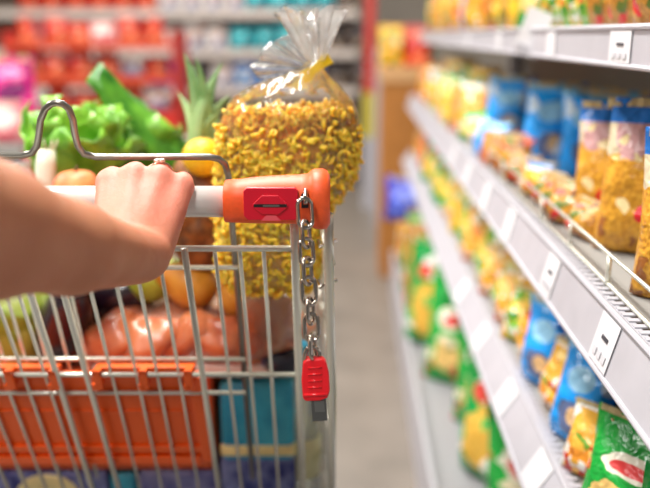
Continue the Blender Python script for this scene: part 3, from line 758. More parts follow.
def arm_sdf(X, Y, Z):
    hand = None
    for i in range(4):
        q = rcone(X, Y, Z, carp[i], mcp[i], .0165, rm[i])
        hand = q if hand is None else smin(hand, q, .007)
    # knuckles, fingers over the bar
    for i in range(4):
        f = smin(rcone(X, Y, Z, mcp[i], pip[i], rm[i] * .98, rm[i] * .82), rcone(X, Y, Z, pip[i], dip[i], rm[i] * .84, rm[i] * .72), .003)
        f = smin(f, rcone(X, Y, Z, dip[i], tip[i], rm[i] * .72, rm[i] * .62), .003)
        hand = smin(hand, f, .0045)
    # thumb passing under the bar
    th = smin(rcone(X, Y, Z, K(117, 240, .674), K(119, 228, .700), .017, .0135), rcone(X, Y, Z, K(119, 228, .700), K(126, 226, .726), .0130, .0105), .006)
    th = smin(th, rcone(X, Y, Z, K(126, 226, .726), K(138, 227, .744), .0105, .0085), .004)
    hand = smin(hand, th, .008)
    # heel of the palm
    hand = smin(hand, rcone(X, Y, Z, K(145, 250, .675), K(165, 215, .692), .018, .012), .010)
    # forearm, broader than deep at the wrist
    def fa(p, q, ra, rb): return rcone(X, Y, Z, p, q, ra, rb)
    w0a, w0b = K(121, 255, .646), K(140, 257, .650)
    e1a, e1b = K(62, 246, .552), K(76, 249, .556)
    arm = smin(fa(w0a, e1a, .0225, .0300), fa(w0b, e1b, .0205, .0285), .012)
    mid_ = K(-14, 231, .480); el = K(-110, 205, .40); up = K(-330, 120, .36)
    arm = smin(arm, fa(K(69, 247, .554), mid_, .0305, .0410), .012)
    arm = smin(arm, fa(mid_, el, .0415, .043), .01)
    arm = smin(arm, fa(el, up, .043, .048), .02)
    # bony end of the forearm at the little finger side
    arm = smin(arm, fa(K(149, 254, .655), K(138, 252, .640), .0165, .014), .012)
    return smin(arm, hand, .003)
allp = mcp + tip + carp + [K(-110, 222, .40), K(-330, 120, .36)]
lo = [min(p[i] for p in allp) - .07 for i in range(3)]; hi = [max(p[i] for p in allp) + .07 for i in range(3)]
vv, ff = surface_nets(arm_sdf, lo, hi, .0024)
m_skin = bpy.data.materials.new('skin'); m_skin.use_nodes = True
nt = m_skin.node_tree; bs = nt.nodes['Principled BSDF']
bs.inputs['Roughness'].default_value = .48; bs.inputs['Subsurface Weight'].default_value = .25
bs.inputs['Subsurface Radius'].default_value = (.010, .004, .002); bs.inputs['Subsurface Scale'].default_value = .6
tc = nt.nodes.new('ShaderNodeTexCoord'); nz = nt.nodes.new('ShaderNodeTexNoise'); nz.inputs['Scale'].default_value = 45; nz.inputs['Detail'].default_value = 6
nt.links.new(tc.outputs['Object'], nz.inputs['Vector'])
at = nt.nodes.new('ShaderNodeAttribute'); at.attribute_name = 'skin_tone'
mx = nt.nodes.new('ShaderNodeMix'); mx.data_type = 'RGBA'; mx.inputs[6].default_value = lin(206, 138, 104); mx.inputs[7].default_value = lin(226, 142, 120)
nt.links.new(at.outputs['Fac'], mx.inputs[0])
m2 = nt.nodes.new('ShaderNodeMix'); m2.data_type = 'RGBA'; m2.blend_type = 'MULTIPLY'; m2.inputs[0].default_value = .5
rp = nt.nodes.new('ShaderNodeValToRGB'); rp.color_ramp.elements[0].position = .3; rp.color_ramp.elements[1].position = .7
rp.color_ramp.elements[0].color = (.86, .74, .70, 1); rp.color_ramp.elements[1].color = (1, 1, 1, 1)
nt.links.new(nz.outputs['Fac'], rp.inputs['Fac']); nt.links.new(mx.outputs[2], m2.inputs[6]); nt.links.new(rp.outputs['Color'], m2.inputs[7])
nt.links.new(m2.outputs[2], bs.inputs['Base Color'])
bp = nt.nodes.new('ShaderNodeBump'); bp.inputs['Strength'].default_value = .5; bp.inputs['Distance'].default_value = .0014
n3 = nt.nodes.new('ShaderNodeTexNoise'); n3.inputs['Scale'].default_value = 190; n3.inputs['Detail'].default_value = 6; n3.inputs['Roughness'].default_value = .65; n3.inputs['Distortion'].default_value = .8
nt.links.new(tc.outputs['Object'], n3.inputs['Vector']); nt.links.new(n3.outputs['Fac'], bp.inputs['Height']); nt.links.new(bp.outputs['Normal'], bs.inputs['Normal'])
AO = K(60, 240, .56)
me = bpy.data.meshes.new('person'); me.from_pydata([tuple(Vector(v) - AO) for v in vv], [], [tuple(int(i) for i in f) for f in ff])
me.polygons.foreach_set('use_smooth', [True] * len(me.polygons)); me.materials.append(m_skin)
atr = me.attributes.new('skin_tone', 'FLOAT', 'POINT')
wp = np.array(K(130, 240, .662)); kn = np.array(K(146, 180, .70)); axv = (kn - wp); axl = (axv ** 2).sum()
tt = np.clip(((vv - wp) @ axv) / axl * .9 + .45, 0, 1); atr.data.foreach_set('value', tt.astype(np.float32))
person = mesh_obj('person', me); person.location = W(AO); person.rotation_euler = (0, 0, YAW)
tag(person, "person's bare right forearm and hand gripping the white trolley handle, ring on one finger", 'person')
sm = person.modifiers.new('smooth', 'CORRECTIVE_SMOOTH'); sm.factor = .5; sm.iterations = 4; sm.smooth_type = 'SIMPLE'; sm.use_only_smooth = True
# ring
rc = mcp[2].lerp(pip[2], .42); rax = (pip[2] - mcp[2]).normalized()
u_ = rax.cross(Vector((0, 0, 1))).normalized(); v_ = rax.cross(u_)
b = MB(); b.tube([rc + (u_ * math.cos(a) + v_ * math.sin(a)) * .0122 for a in [2 * math.pi * k / 24 for k in range(24)]], .0014, 8, closed=True)
up_ = v_ if v_.z > 0 else -v_
M_GEM = mat('pale_gem', lin(236, 222, 210), .12, .6)
ring = b.build('ring', mat('rose_gold_ring', lin(226, 176, 150), .2, 1.0), person, AO)
b = MB()
for q in range(7):
    a = 2 * math.pi * q / 6; o = Vector() if q == 6 else (u_ * math.cos(a) + rax * math.sin(a)) * .0026
    b.ball(rc + up_ * .0142 + o * 1.2, .002, .002, .002, 8, 6)
b.build('gemstone', M_GEM, ring, AO)

# ------------------------------------------------------------------ groceries in the cart
def W_obj(mb, name, m, base, parent=None, **k):
    return mb.build(name, m, parent, base, **k)
def thing(name, base, label, cat, group=None, rz=YAW):
    return tag(empty(name, W(base), rz), label, cat, group)
# --- cellophane bag of curly noodles
PB = K(289, 285, .94); PB.y = .915; PB.z = .885
bag = thing('pasta_bag', PB, 'big clear cellophane bag of yellow curly pasta closed with a yellow tie', 'pasta bag')
def bag_r(z):
    """half width, half depth and centre x of the bag at a height"""
    z0 = PB.z
    T = [(0, .046, .036, -.066), (.02, .058, .048, -.066), (.087, .061, .054, -.064), (.127, .077, .054, -.047), (.167, .083, .054, -.042), (.202, .078, .05, -.040), (.222, .070, .046, -.038), (.239, .050, .034, -.034), (.251, .026, .018, -.022), (.260, .011, .011, -.0145), (.266, .010, .010, -.010)]
    t = z - z0
    for (a, *p), (c, *q) in zip(T[:-1], T[1:]):
        if t <= c:
            f = (t - a) / (c - a); return [p[i] + (q[i] - p[i]) * f for i in range(3)]
    return T[-1][1:]
b = MB(); nu, nv = 60, 40
rows = []
def bagpt(a, z):
    w_, d_, cx = bag_r(z)
    c_, s_ = math.cos(a), math.sin(a)
    wr = 1 + .035 * noise.noise((c_ * 2.2, s_ * 2.2, z * 22)) + .05 * math.sin(a * 11 + 3 * math.sin(z * 60)) * max(0, (z - PB.z - .18) / .086)
    return Vector((cx + w_ * wr * math.copysign(abs(c_) ** .85, c_), PB.y + d_ * wr * math.copysign(abs(s_) ** .85, s_), z))
vs_ = []
for j in range(nv + 1):
    z = PB.z + .266 * (j / nv)
    vs_ += [bagpt(2 * math.pi * k / nu, z) for k in range(nu)]
fs = [(j*nu+k, j*nu+(k+1) % nu, (j+1)*nu+(k+1) % nu, (j+1)*nu+k) for j in range(nv) for k in range(nu)]
fs.append(tuple(range(nu - 1, -1, -1)))
b.add(vs_, fs); M_FILM = film('cellophane', gloss=.06, bump=.5, scale=18, milky=.03)
W_obj(b, 'bag_film', M_FILM, PB, bag)
# flared, pleated top above the tie
b = MB()
base_c = Vector((-.010, PB.y, PB.z + .266))
def flare(u, v):
    a = 2 * math.pi * u
    L = 1 + .25 * noise.noise((math.cos(a) * 2, math.sin(a) * 2, 3))
    axis = Vector((-.006, 0, .050 * L)) * v
    spread = .009 + .019 * v ** .9
    pl = 1 + .5 * v ** .6 * math.sin(a * 13 + 3 * noise.noise((a * .7, v * 2, 1)))
    return base_c + axis + Vector((math.cos(a) * spread * pl, math.sin(a) * spread * .7 * pl, .005 * v * math.sin(a * 13 + 1)))
b.grid(flare, 96, 10); W_obj(b, 'bag_neck', film('cellophane_neck', gloss=.1, bump=.6, scale=45, milky=.3), PB, bag)
b = MB()   # left ear of the bag that folds out beside the neck
def ear(u, v):
    # a folded fan of film from the neck (u=0) out to its free edge (u=1)
    edge = [K(318, 48, .93), K(300, 36, .925), K(277, 37, .915), K(262, 52, .905), K(250, 68, .90), K(262, 80, .895), K(285, 84, .895)]
    f = v * (len(edge) - 1); i_ = min(int(f), len(edge) - 2); e = edge[i_].lerp(edge[i_ + 1], f - i_)
    q = K(316, 69, .91).lerp(e, u)
    return q + Vector((0, .012 * math.sin(v * 34) * u, .003 * math.sin(v * 29 + 1) * u))
b.grid(ear, 14, 30); W_obj(b, 'bag_ear', film('cellophane_ear', gloss=.12, bump=.5, scale=40, milky=.16), PB, bag, solid=.0004)
# tie
b = MB()
def tp(px, py, d=.895): return K(px, py, d)
def strip(pts, hw, th, up):
    q = MB(); n_ = len(pts); vs2 = []
    for i, p in enumerate(pts):
        t_ = (pts[min(i + 1, n_ - 1)] - pts[max(i - 1, 0)]).normalized(); s_ = t_.cross(Vector((0, 1, 0))).normalized(); nn = t_.cross(s_)
        h_ = hw[i] if isinstance(hw, list) else hw
        for a_, c_ in ((-1, -1), (1, -1), (1, 1), (-1, 1)): vs2.append(p + s_ * h_ * a_ + nn * th * c_)
    fs2 = []
    for i in range(n_ - 1):
        for k in range(4):
            l = (k + 1) % 4; fs2.append((i*4+k, i*4+l, (i+1)*4+l, (i+1)*4+k))
    fs2 += [(3, 2, 1, 0), tuple((n_-1)*4 + k for k in range(4))]
    q.add(vs2, fs2); return q
q = strip([tp(302, 78), tp(307, 76), tp(313, 70), tp(319, 66), tp(324, 61), tp(330, 57)], [.006, .0075, .005, .0045, .0068, .0075], .0012, None)
W_obj(q, 'tie', mat('yellow_tie_tape', lin(240, 206, 20), .35), PB, bag, bevel=.0008)
# noodles
b = MB(); rn = random.Random(5)
def noodle(c, ax, up, L, rad, turns, tr):
    pts = []; n = int(8 * turns) + 4
    side_ = ax.cross(up).normalized(); up = side_.cross(ax)
    for i in range(n):
        t = i / (n - 1); a = turns * 2 * math.pi * t
        pts.append(c + ax * (t - .5) * L + (side_ * math.cos(a) + up * math.sin(a)) * rad)
    b.tube(pts, tr, 5)
for k in range(1900):
    z = PB.z + .006 + rn.random() ** .9 * .207; a = rn.uniform(0, 2 * math.pi)
    w_, d_, cx = bag_r(z); s_ = .962 - .06 * rn.random()
    if z > PB.z + .192: s_ *= rn.uniform(.25, 1)
    c = Vector((cx + w_ * s_ * math.copysign(abs(math.cos(a)) ** .85, math.cos(a)), PB.y + d_ * s_ * math.copysign(abs(math.sin(a)) ** .85, math.sin(a)), z))
    ax = Vector((rn.gauss(0, 1), rn.gauss(0, .6), rn.gauss(0, 1))).normalized()
    noodle(c, ax, Vector((rn.gauss(0, 1), rn.gauss(0, 1), rn.gauss(0, 1))).normalized(), rn.uniform(.014, .024), rn.uniform(.0030, .0048), rn.uniform(1.0, 1.8), rn.uniform(.0019, .0027))
m_nood = mat('egg_pasta', lin(255, 194, 50), .5, noise_amt=.06, noise_scale=25, sss=.6)
o = W_obj(b, 'pasta_curls', m_nood, PB, bag); o['kind'] = 'stuff'
b = MB()
vs_ = []
NM, NR = 90, 60
for j in range(NR):
    f = j / (NR - 1); z = PB.z + .004 + .196 * f; w_, d_, cx = bag_r(z); cap_ = min(1, (1 - f) / .10 + .02) ** .5
    for k in range(NM):
        a = 2*math.pi*k/NM; c_, s2 = math.cos(a), math.sin(a)
        q = (.92 + .07 * noise.noise((c_ * 9, s2 * 7, z * 130)) + .03 * noise.noise((c_ * 22, s2 * 16, z * 260))) * cap_
        vs_.append(Vector((cx + w_ * q * math.copysign(abs(c_) ** .85, c_), PB.y + d_ * q * math.copysign(abs(s2) ** .85, s2), z)))
b.add(vs_, [(j*NM+k, j*NM+(k+1) % NM, (j+1)*NM+(k+1) % NM, (j+1)*NM+k) for j in range(NR-1) for k in range(NM)] + [tuple(range(NM-1, -1, -1)), tuple((NR-1)*NM + k for k in range(NM))])
o = W_obj(b, 'pasta_mass', mat('egg_pasta_deep', lin(255, 192, 56), .6, noise_amt=.04, noise_scale=110, bump=1, bump_scale=150, sss=.6), PB, bag); o['kind'] = 'stuff'

# --- lettuces
M_LEAF = mat('lettuce_leaf', lin(84, 150, 28), .38, col2=lin(150, 204, 66), noise_scale=28, bump=.5, bump_scale=70)
M_LEAF2 = mat('romaine_leaf', lin(40, 108, 24), .36, col2=lin(104, 170, 48), noise_scale=26, bump=.5, bump_scale=70)
M_RIB = mat('pale_rib', lin(226, 236, 200), .4)
def leaf(mb, base, dirv, up, L, Wd, curl, seed, ruff=.12, nu=10, nv=14):
    dirv = dirv.normalized(); s_ = dirv.cross(up).normalized(); up = s_.cross(dirv)
    def fn(u, v):
        uu = 2 * u - 1; wid = Wd / 2 * math.sin(math.pi * min(1, .12 + .80 * v)) ** .7
        p = base + dirv * L * v * (1 - .18 * curl * v) - up * (-curl * L * .55 * v * v) + s_ * uu * wid
        p += up * (Wd * .22 * uu * uu + ruff * Wd * noise.noise((uu * 2.2 + seed, v * 4 + seed, 0)) * (.3 + abs(uu)) * (.3 + v) + .05 * Wd * math.sin(v * 26 + seed) * abs(uu) ** 2)
        return p
    mb.grid(fn, nu, nv)
def lettuce(base, axis, L, Wd, nleaf, mleaf, label, seed, spread=.8):
    t = thing('lettuce', base, label, 'lettuce', 'lettuces in the trolley'); rl = random.Random(seed); axis = axis.normalized()
    e1 = axis.cross(Vector((.3, .9, .1))).normalized(); e2 = axis.cross(e1)
    for k in range(nleaf):
        ring_ = k / nleaf; a = k * 2.4 + rl.uniform(-.2, .2); out_ = e1 * math.cos(a) + e2 * math.sin(a)
        b = MB(); d_ = axis + out_ * spread * (.15 + .85 * ring_)
        leaf(b, base + out_ * .012, d_, -out_ + axis * .2, L * rl.uniform(.8, 1.05), Wd * (.7 + .4 * ring_), -.25 * ring_ + rl.uniform(-.2, .1), seed + k * 3.1)
        W_obj(b, 'leaf', mleaf, base, t, solid=.0012)
    b = MB(); b.tube([base - axis * .02, base + axis * .01, base + axis * L * .4, base + axis * L * .6], [.018, .02, .012, .006], 12); W_obj(b, 'stalk', M_RIB, base, t)
    return t
lettuce(K(74, 205, 1.08), Vector((.12, .1, 1)), .135, .11, 16, M_LEAF, 'bright green curly lettuce under the hump of the seat wire', 3, .75)
lettuce(K(200, 172, 1.20), Vector((-1, .10, .32)), .185, .085, 18, M_LEAF2, 'dark green long leaved lettuce lying beside the pineapple leaves', 11, .45)
lettuce(K(118, 200, 1.22), Vector((.3, .25, 1)), .15, .11, 14, M_LEAF, 'pale lime lettuce standing behind the hand', 23, .7)
b = MB(); t0 = K(48, 205, .98)
t = thing('leek', t0, 'pale white leek end standing in front of the curly lettuce', 'leek')
b.tube([K(44, 250, .99), K(45, 200, .985), K(46, 165, .98), K(47, 150, .98)], [.014, .0135, .0125, .010], 16); W_obj(b, 'shaft', mat('leek_white', lin(232, 232, 210), .4), t0, t)
b = MB(); 
for a in range(9): 
    o_ = Vector((math.cos(a * .7), math.sin(a * .7), 0)) * .008; p = K(47, 150, .98) + o_; b.tube([p, p + Vector((0, 0, .006)) + o_ * .5, p + o_ * .8 + Vector((0, 0, .012))], [.0012, .001, .0005], 5)
W_obj(b, 'roots', mat('leek_root', lin(214, 204, 170), .7), t0, t)
# --- peach
def fruit(name, c, r, label, cat, m, squash=.95, group=None, dimple=True):
    t = thing(name, c, label, cat, group); b = MB()
    b.ball(c, r, r, r * squash, 28, 18, (lambda p: 1 - (.16 * max(0, abs(p.z) - .8) / .2) ) if dimple else None); W_obj(b, 'flesh', m, c, t)
    b = MB(); b.tube([c + Vector((0, 0, r * squash * .8)), c + Vector((.002, 0, r * squash * 1.08))], .0016, 6); W_obj(b, 'stem', mat('fruit_stem', lin(90, 66, 30), .7), c, t); return t
M_PEACH = mat('peach_skin', lin(226, 74, 54), .5, col2=lin(240, 170, 100), noise_scale=22)
fruit('peach', K(77, 190, .96), .0285, 'red and yellow peach behind the white grip bar', 'fruit', M_PEACH)
fruit('lemon', K(203, 157, 1.0), .026, 'yellow lemon in front of the pineapple leaves', 'fruit', mat('lemon_skin', lin(246, 196, 30), .4, bump=.4, bump_scale=220), .92, None, False)
# --- pineapple
pc = K(204, 205, 1.06); t = thing('pineapple', pc, 'brown pineapple with tall green crown beside the pasta bag', 'pineapple')
b = MB(); n, m_ = 64, 48; vs_ = []
for j in range(m_ + 1):
    v = j / m_; rr2 = .056 * (math.sin(math.pi * (.08 + .86 * v)) ** .55)
    for k in range(n):
        a = 2 * math.pi * k / n
        bump_ = abs(math.sin(a * 4 + v * 12)) * abs(math.sin(a * 4 - v * 12)); r_ = rr2 * (.93 + .10 * bump_ ** .6)
        vs_.append(pc + Vector((r_ * math.cos(a), r_ * math.sin(a), -.085 + .155 * v)))
b.add(vs_, [(j*n+k, j*n+(k+1) % n, (j+1)*n+(k+1) % n, (j+1)*n+k) for j in range(m_) for k in range(n)] + [tuple(range(n-1, -1, -1)), tuple(m_*n + k for k in range(n))])
W_obj(b, 'body', mat('pineapple_skin', lin(84, 48, 22), .6, col2=lin(150, 90, 36), noise_scale=60), pc, t)
M_PL = mat('pineapple_leaf', lin(104, 146, 84), .45, col2=lin(166, 184, 116), noise_scale=9)
rl = random.Random(4); ctop = pc + Vector((0, 0, .07))
for k, (px, py) in enumerate(((184, 52), (196, 57), (191, 64), (223, 62), (218, 74), (206, 90), (178, 92), (230, 95), (200, 80), (212, 100), (187, 104), (222, 110))):
    tipp = K(px, py, 1.06 + rl.uniform(-.03, .04)); b = MB(); a0 = ctop + Vector((rl.uniform(-.014, .014), rl.uniform(-.014, .014), -.012))
    v1 = tipp - a0; sd = v1.cross(Vector((rl.uniform(-.3, .3), 1, 0))).normalized()
    def lf(u, v):
        uu = 2 * u - 1; wv = .0125 * (1 - v) ** .65 * (.75 + .25 * math.sin(v * 3)); bow = sd * .010 * math.sin(math.pi * v) * (1 if px > 204 else -1)
        return a0 + v1 * v + sd * uu * wv + bow + Vector((0, -.006 * (1 - uu * uu) * (1 - v), 0))
    b.grid(lf, 6, 16); W_obj(b, 'crown_leaf', M_PL, pc, t, solid=.001)
# --- lower goods
def carton(name, a, c, label, cat, m, bands=(), lid=None):
    base = Vector(((a[0] + c[0]) / 2, (a[1] + c[1]) / 2, a[2])); t = thing(name, base, label, cat)
    b = MB(); b.box(a, c); W_obj(b, 'body', m, base, t, smooth=True, bevel=.008)
    for z0, z1, mm in bands:
        b = MB(); e = .0012; b.box((a[0] - e, a[1] - e, z0), (c[0] + e, c[1] + e, z1)); W_obj(b, 'printed_band', mm, base, t, smooth=True, bevel=.006)
    return t
def zat(px, py, y):
    lo, hi = .3, 3
    for _ in range(40):
        m3 = (lo + hi) / 2
        if K(px, py, m3).y < y: lo = m3
        else: hi = m3
    return K(px, py, m3)
M_TEAL = mat('teal_foil', lin(10, 130, 168), .3, col2=lin(60, 170, 196), noise_scale=22, bump=.3, bump_scale=20)
M_NAVY = mat('navy_foil', lin(14, 28, 112), .3, col2=lin(120, 130, 180), noise_scale=34)
M_CREAM = mat('cream_print', lin(232, 216, 150), .4, noise_amt=.15, noise_scale=40)
p = zat(222, 437, .99); p2 = zat(294, 378, .99)
carton('detergent_pack', (p.x, .975, .502), (p2.x, 1.09, p2.z), 'teal and navy pack with a cream band behind the gate bars', 'packet', M_TEAL, ((p.z - .002, zat(222, 452, .99).z - .0, M_CREAM),))
bpk = bpy.data.objects['detergent_pack']
zl = zat(222, 452, .99).z
b = MB(); b.box((p.x - .0012, .9738, .502), (p2.x + .0012, 1.0912, zl)); b.build('navy_base', M_NAVY, bpk, Vector(((p.x + p2.x) / 2, (0.975 + 1.09) / 2, .502)), bevel=.006)
ztop = zat(60, 466, 1.0).z
carton('navy_pack', (-.56 + .03, .985, .502), (-.30, 1.1, ztop), 'dark blue pack below the orange seat flap at the trolley corner', 'packet', M_NAVY)
carton('teal_pack', (-.298, .985, .502), (-.262, 1.1, ztop - .004), 'narrow teal pack between two blue packs under the seat flap', 'packet', M_TEAL)
carton('violet_pack', (-.258, .985, .502), (-.145, 1.1, ztop), 'violet blue pack under the right end of the seat flap', 'packet', mat('violet_foil', lin(70, 74, 140), .3, col2=lin(140, 144, 190), noise_scale=18))
M_BEIGE = mat('beige_print', lin(206, 194, 140), .4, noise_amt=.1)
b = MB(); q = zat(45, 476, .98); b.ball((q.x, .985, q.z - .035), .045, .004, .035, 20, 10); o = b.build('printed_emblem', M_BEIGE, bpy.data.objects['navy_pack'], Vector(((-.53 - .30) / 2, (0.985 + 1.1) / 2, .502)))
# a carton stack hidden behind the flap carries the upper goods
carton('brown_carton', (-.50, 1.14, .502), (-.075, 1.46, .745), 'brown carton lying in the trolley behind the packs', 'carton', M_CARD)
carton('plain_box', (-.52, .985, ztop + .001), (-.15, 1.12, .748), 'orange brown box lying behind the orange seat flap', 'box', mat('orange_card', lin(196, 84, 34), .6))
# meat tray under film
c0 = zat(195, 330, .99); mt = Vector((c0.x, 1.03, .75))
t = thing('meat_tray', mt, 'film wrapped tray of pink chicken pieces above the orange seat flap', 'meat tray')
x0, x1 = zat(92, 330, .97).x, zat(292, 330, .97).x
b = MB(); b.box((x0, .955, .75), (x1, 1.13, .768)); W_obj(b, 'tray', mat('foam_tray', lin(214, 196, 186), .6), mt, t, bevel=.005)
rm_ = random.Random(8); M_MEAT = mat('raw_chicken', lin(160, 76, 46), .28, col2=lin(206, 124, 80), noise_scale=24, sss=.15, coat=.3)
for k in range(10):
    xx = x0 + .025 + (x1 - x0 - .05) * (k % 5 + .3 * (k // 5)) / 4.3; yy = .985 + .06 * (k // 5) + rm_.uniform(-.01, .01)
    b = MB(); sd_ = rm_.uniform(0, 40)
    b.ball((min(xx, x1 - .03), yy, .768 + .026), .050 + rm_.uniform(-.006, .008), .034, .030 + rm_.uniform(-.005, .005), 22, 14, lambda p, s=sd_: 1 + .34 * noise.noise((p.x * 1.6 + s, p.y * 1.6, p.z * 1.6)) + .12 * noise.noise((p.x * 5 + s, p.y * 5, p.z * 5)), Matrix.Rotation(rm_.uniform(-.5, .5), 3, 'Y'))
    W_obj(b, 'chicken_piece', M_MEAT, mt, t)
b = MB(); vs_ = []; nq = 40
b.grid(lambda u, v: Vector((x0 - .002 + (x1 - x0 + .004) * u, .947 + .188 * v, .752 + .080 * (math.sin(math.pi * min(max(u * 1.02, .02), .98)) ** .25) * (math.sin(math.pi * min(max(v, .03), .97)) ** .45) + .006 * noise.noise((u * 9, v * 7, 0)))), 40, 20)
W_obj(b, 'wrap_film', film('wrap_film', gloss=.16, bump=.8, scale=26, milky=.02), mt, t)
hp = zat(274, 352, 1.0); hp = Vector((zat(268, 330, .97).x, .975, .769)); t = thing('ham_packet', hp, 'peach coloured film packet standing under the pasta bag behind the gate bars', 'packet')
b = MB(); b.ball(hp + Vector((0, -.004, .055)), .036, .022, .058, 26, 18, lambda p: 1 + .30 * noise.noise((p.x * 2.2, p.y * 2, p.z * 2.6 + 4))); W_obj(b, 'body', mat('peach_ham', lin(186, 112, 72), .3, col2=lin(214, 156, 110), noise_scale=24, coat=.3, bump=.6, bump_scale=40), hp, t)
b = MB(); b.ball(hp + Vector((0, -.006, .056)), .039, .024, .060, 26, 18, lambda p: 1 + .30 * noise.noise((p.x * 2.2, p.y * 2, p.z * 2.6 + 4))); W_obj(b, 'wrap_film', film('ham_film', gloss=.16, bump=.9, scale=30, milky=.02), hp, t)
# pears / mangoes on the tray
M_PEAR = mat('golden_pear', lin(178, 106, 26), .38, col2=lin(206, 146, 50), noise_scale=20)
M_GPEAR = mat('green_pear', lin(126, 142, 34), .4, col2=lin(170, 176, 60), noise_scale=24)
def pear(c, r, tilt, m, label):
    t = thing('pear', c, label, 'pear', 'pears above the meat tray'); Mx = Matrix.Translation(c) @ Matrix.Rotation(tilt, 4, 'Y')
    b = MB(); b.lathe([(.002, -r), (r * .5, -r * .93), (r * .9, -r * .5), (r, 0), (r * .86, r * .5), (r * .55, r * 1.05), (r * .36, r * 1.45), (r * .2, r * 1.62), (.002, r * 1.66)], 24, Mx); W_obj(b, 'flesh', m, c, t)
    b = MB(); b.tube([Mx @ Vector((0, 0, r * 1.6)), Mx @ Vector((.004, 0, r * 1.95))], .0015, 6); W_obj(b, 'stem', mat('pear_stem', lin(80, 58, 30), .7), c, t)
pear(K(240, 296, 1.06), .030, 1.4, M_PEAR, 'golden pear lying at the foot of the pasta bag')
pear(K(193, 285, 1.08), .034, -1.2, M_PEAR, 'golden pear lying on the meat tray below the wrist')
pear(K(152, 278, 1.10), .034, 1.3, M_GPEAR, 'yellow green pear behind the forearm edge')
# aubergine and cabbage, dark plums
def aubergine(c, ry, rx, sc, label):
    t = thing('aubergine', c, label, 'aubergine', 'aubergines in the trolley')
    Mx = Matrix.Translation(c) @ Matrix.Rotation(ry, 4, 'Y') @ Matrix.Rotation(rx, 4, 'X') @ Matrix.Scale(sc, 4)
    b = MB(); b.lathe([(.002, -.07), (.024, -.064), (.035, -.035), (.034, 0), (.027, .035), (.018, .06), (.010, .066)], 24, Mx); W_obj(b, 'flesh', M_AUB, c, t)
    b = MB(); b.lathe([(.019, .054), (.014, .068), (.006, .074), (.005, .09), (.004, .092)], 12, Mx); W_obj(b, 'cap', M_AUBCAP, c, t)
M_AUB = mat('aubergine_skin', lin(38, 20, 34), .2, coat=.4); M_AUBCAP = mat('aubergine_cap', lin(70, 96, 40), .6)
aubergine(K(66, 320, 1.05), .4, .3, 1.05, 'dark purple aubergine standing between the two thick gate bars')
aubergine(K(104, 296, 1.12), 1.3, .2, 1.15, 'dark purple aubergine lying behind the meat tray under the forearm')
M_CABLEAF = mat('cabbage_outer_leaf', lin(92, 122, 20), .45, col2=lin(134, 152, 48), noise_scale=14)
c = K(16, 322, 1.10); t = thing('cabbage', c, 'pale green cabbage low at the left of the trolley behind the gate', 'cabbage')
b = MB(); b.ball(c, .07, .07, .066, 30, 20, lambda p: 1 + .05 * noise.noise((p.x * 2, p.y * 2, p.z * 2))); W_obj(b, 'head', mat('cabbage_leaf', lin(104, 128, 22), .45, col2=lin(156, 164, 70), noise_scale=10), c, t)
for k in range(7):
    a = k * .9 + 3.4; b = MB(); o_ = Vector((math.cos(a), math.sin(a), 0)); leaf(b, c - Vector((0, 0, .066)) + o_ * .02, Vector((o_.x, o_.y, .9)), -o_, .12, .11, .55, k * 2.0, .05); W_obj(b, 'outer_leaf', M_CABLEAF, c, t, solid=.001)
c = K(285, 362, 1.03); t = thing('navy_sachet', c, 'small navy sachet lying beside the meat tray under the chain', 'sachet')
b = MB(); b.ball(c, .026, .02, .018, 18, 12, lambda p: 1 + .15 * noise.noise((p.x * 2, p.y * 2, p.z * 3))); W_obj(b, 'body', mat('navy_sachet', lin(22, 24, 44), .3), c, t)
b = MB(); b.box((c.x - .03, c.y - .002, c.z - .004), (c.x - .02, c.y + .002, c.z + .014)); W_obj(b, 'seal', M_NAVY, c, t)
# clear bottle beside the post
c = K(316, 470, 1.0); c.z = .502; t = thing('water_bottle', c, 'clear greenish plastic bottle standing at the right corner of the trolley', 'bottle')
c.x = -.0365 + .014; c.y = .985 + .03
b = MB(); Mx = Matrix.Translation((c.x - .012, c.y, .502)); b.lathe([(.022, 0), (.027, .004), (.0275, .05), (.026, .06), (.0275, .07), (.0275, .15), (.026, .16), (.0275, .17), (.026, .2), (.016, .235), (.010, .25), (.010, .262)], 24, Mx)
t.location = W(Vector((c.x - .012, c.y, .502)))
b.build('bottle_body', film('pale_green_plastic', (.86, .92, .80, 1), .12, .4, 30, .35), t, Vector((c.x - .012, c.y, .502)))
b = MB(); b.lathe([(.012, .255), (.012, .272), (.011, .274)], 16, Mx); b.build('cap', M_TEAL, t, Vector((c.x - .012, c.y, .502)))
b = MB(); b.lathe([(.0279, .08), (.0279, .14)], 24, Mx); b.build('paper_label', mat('pale_label', lin(212, 208, 160), .5), t, Vector((c.x - .012, c.y, .502)))

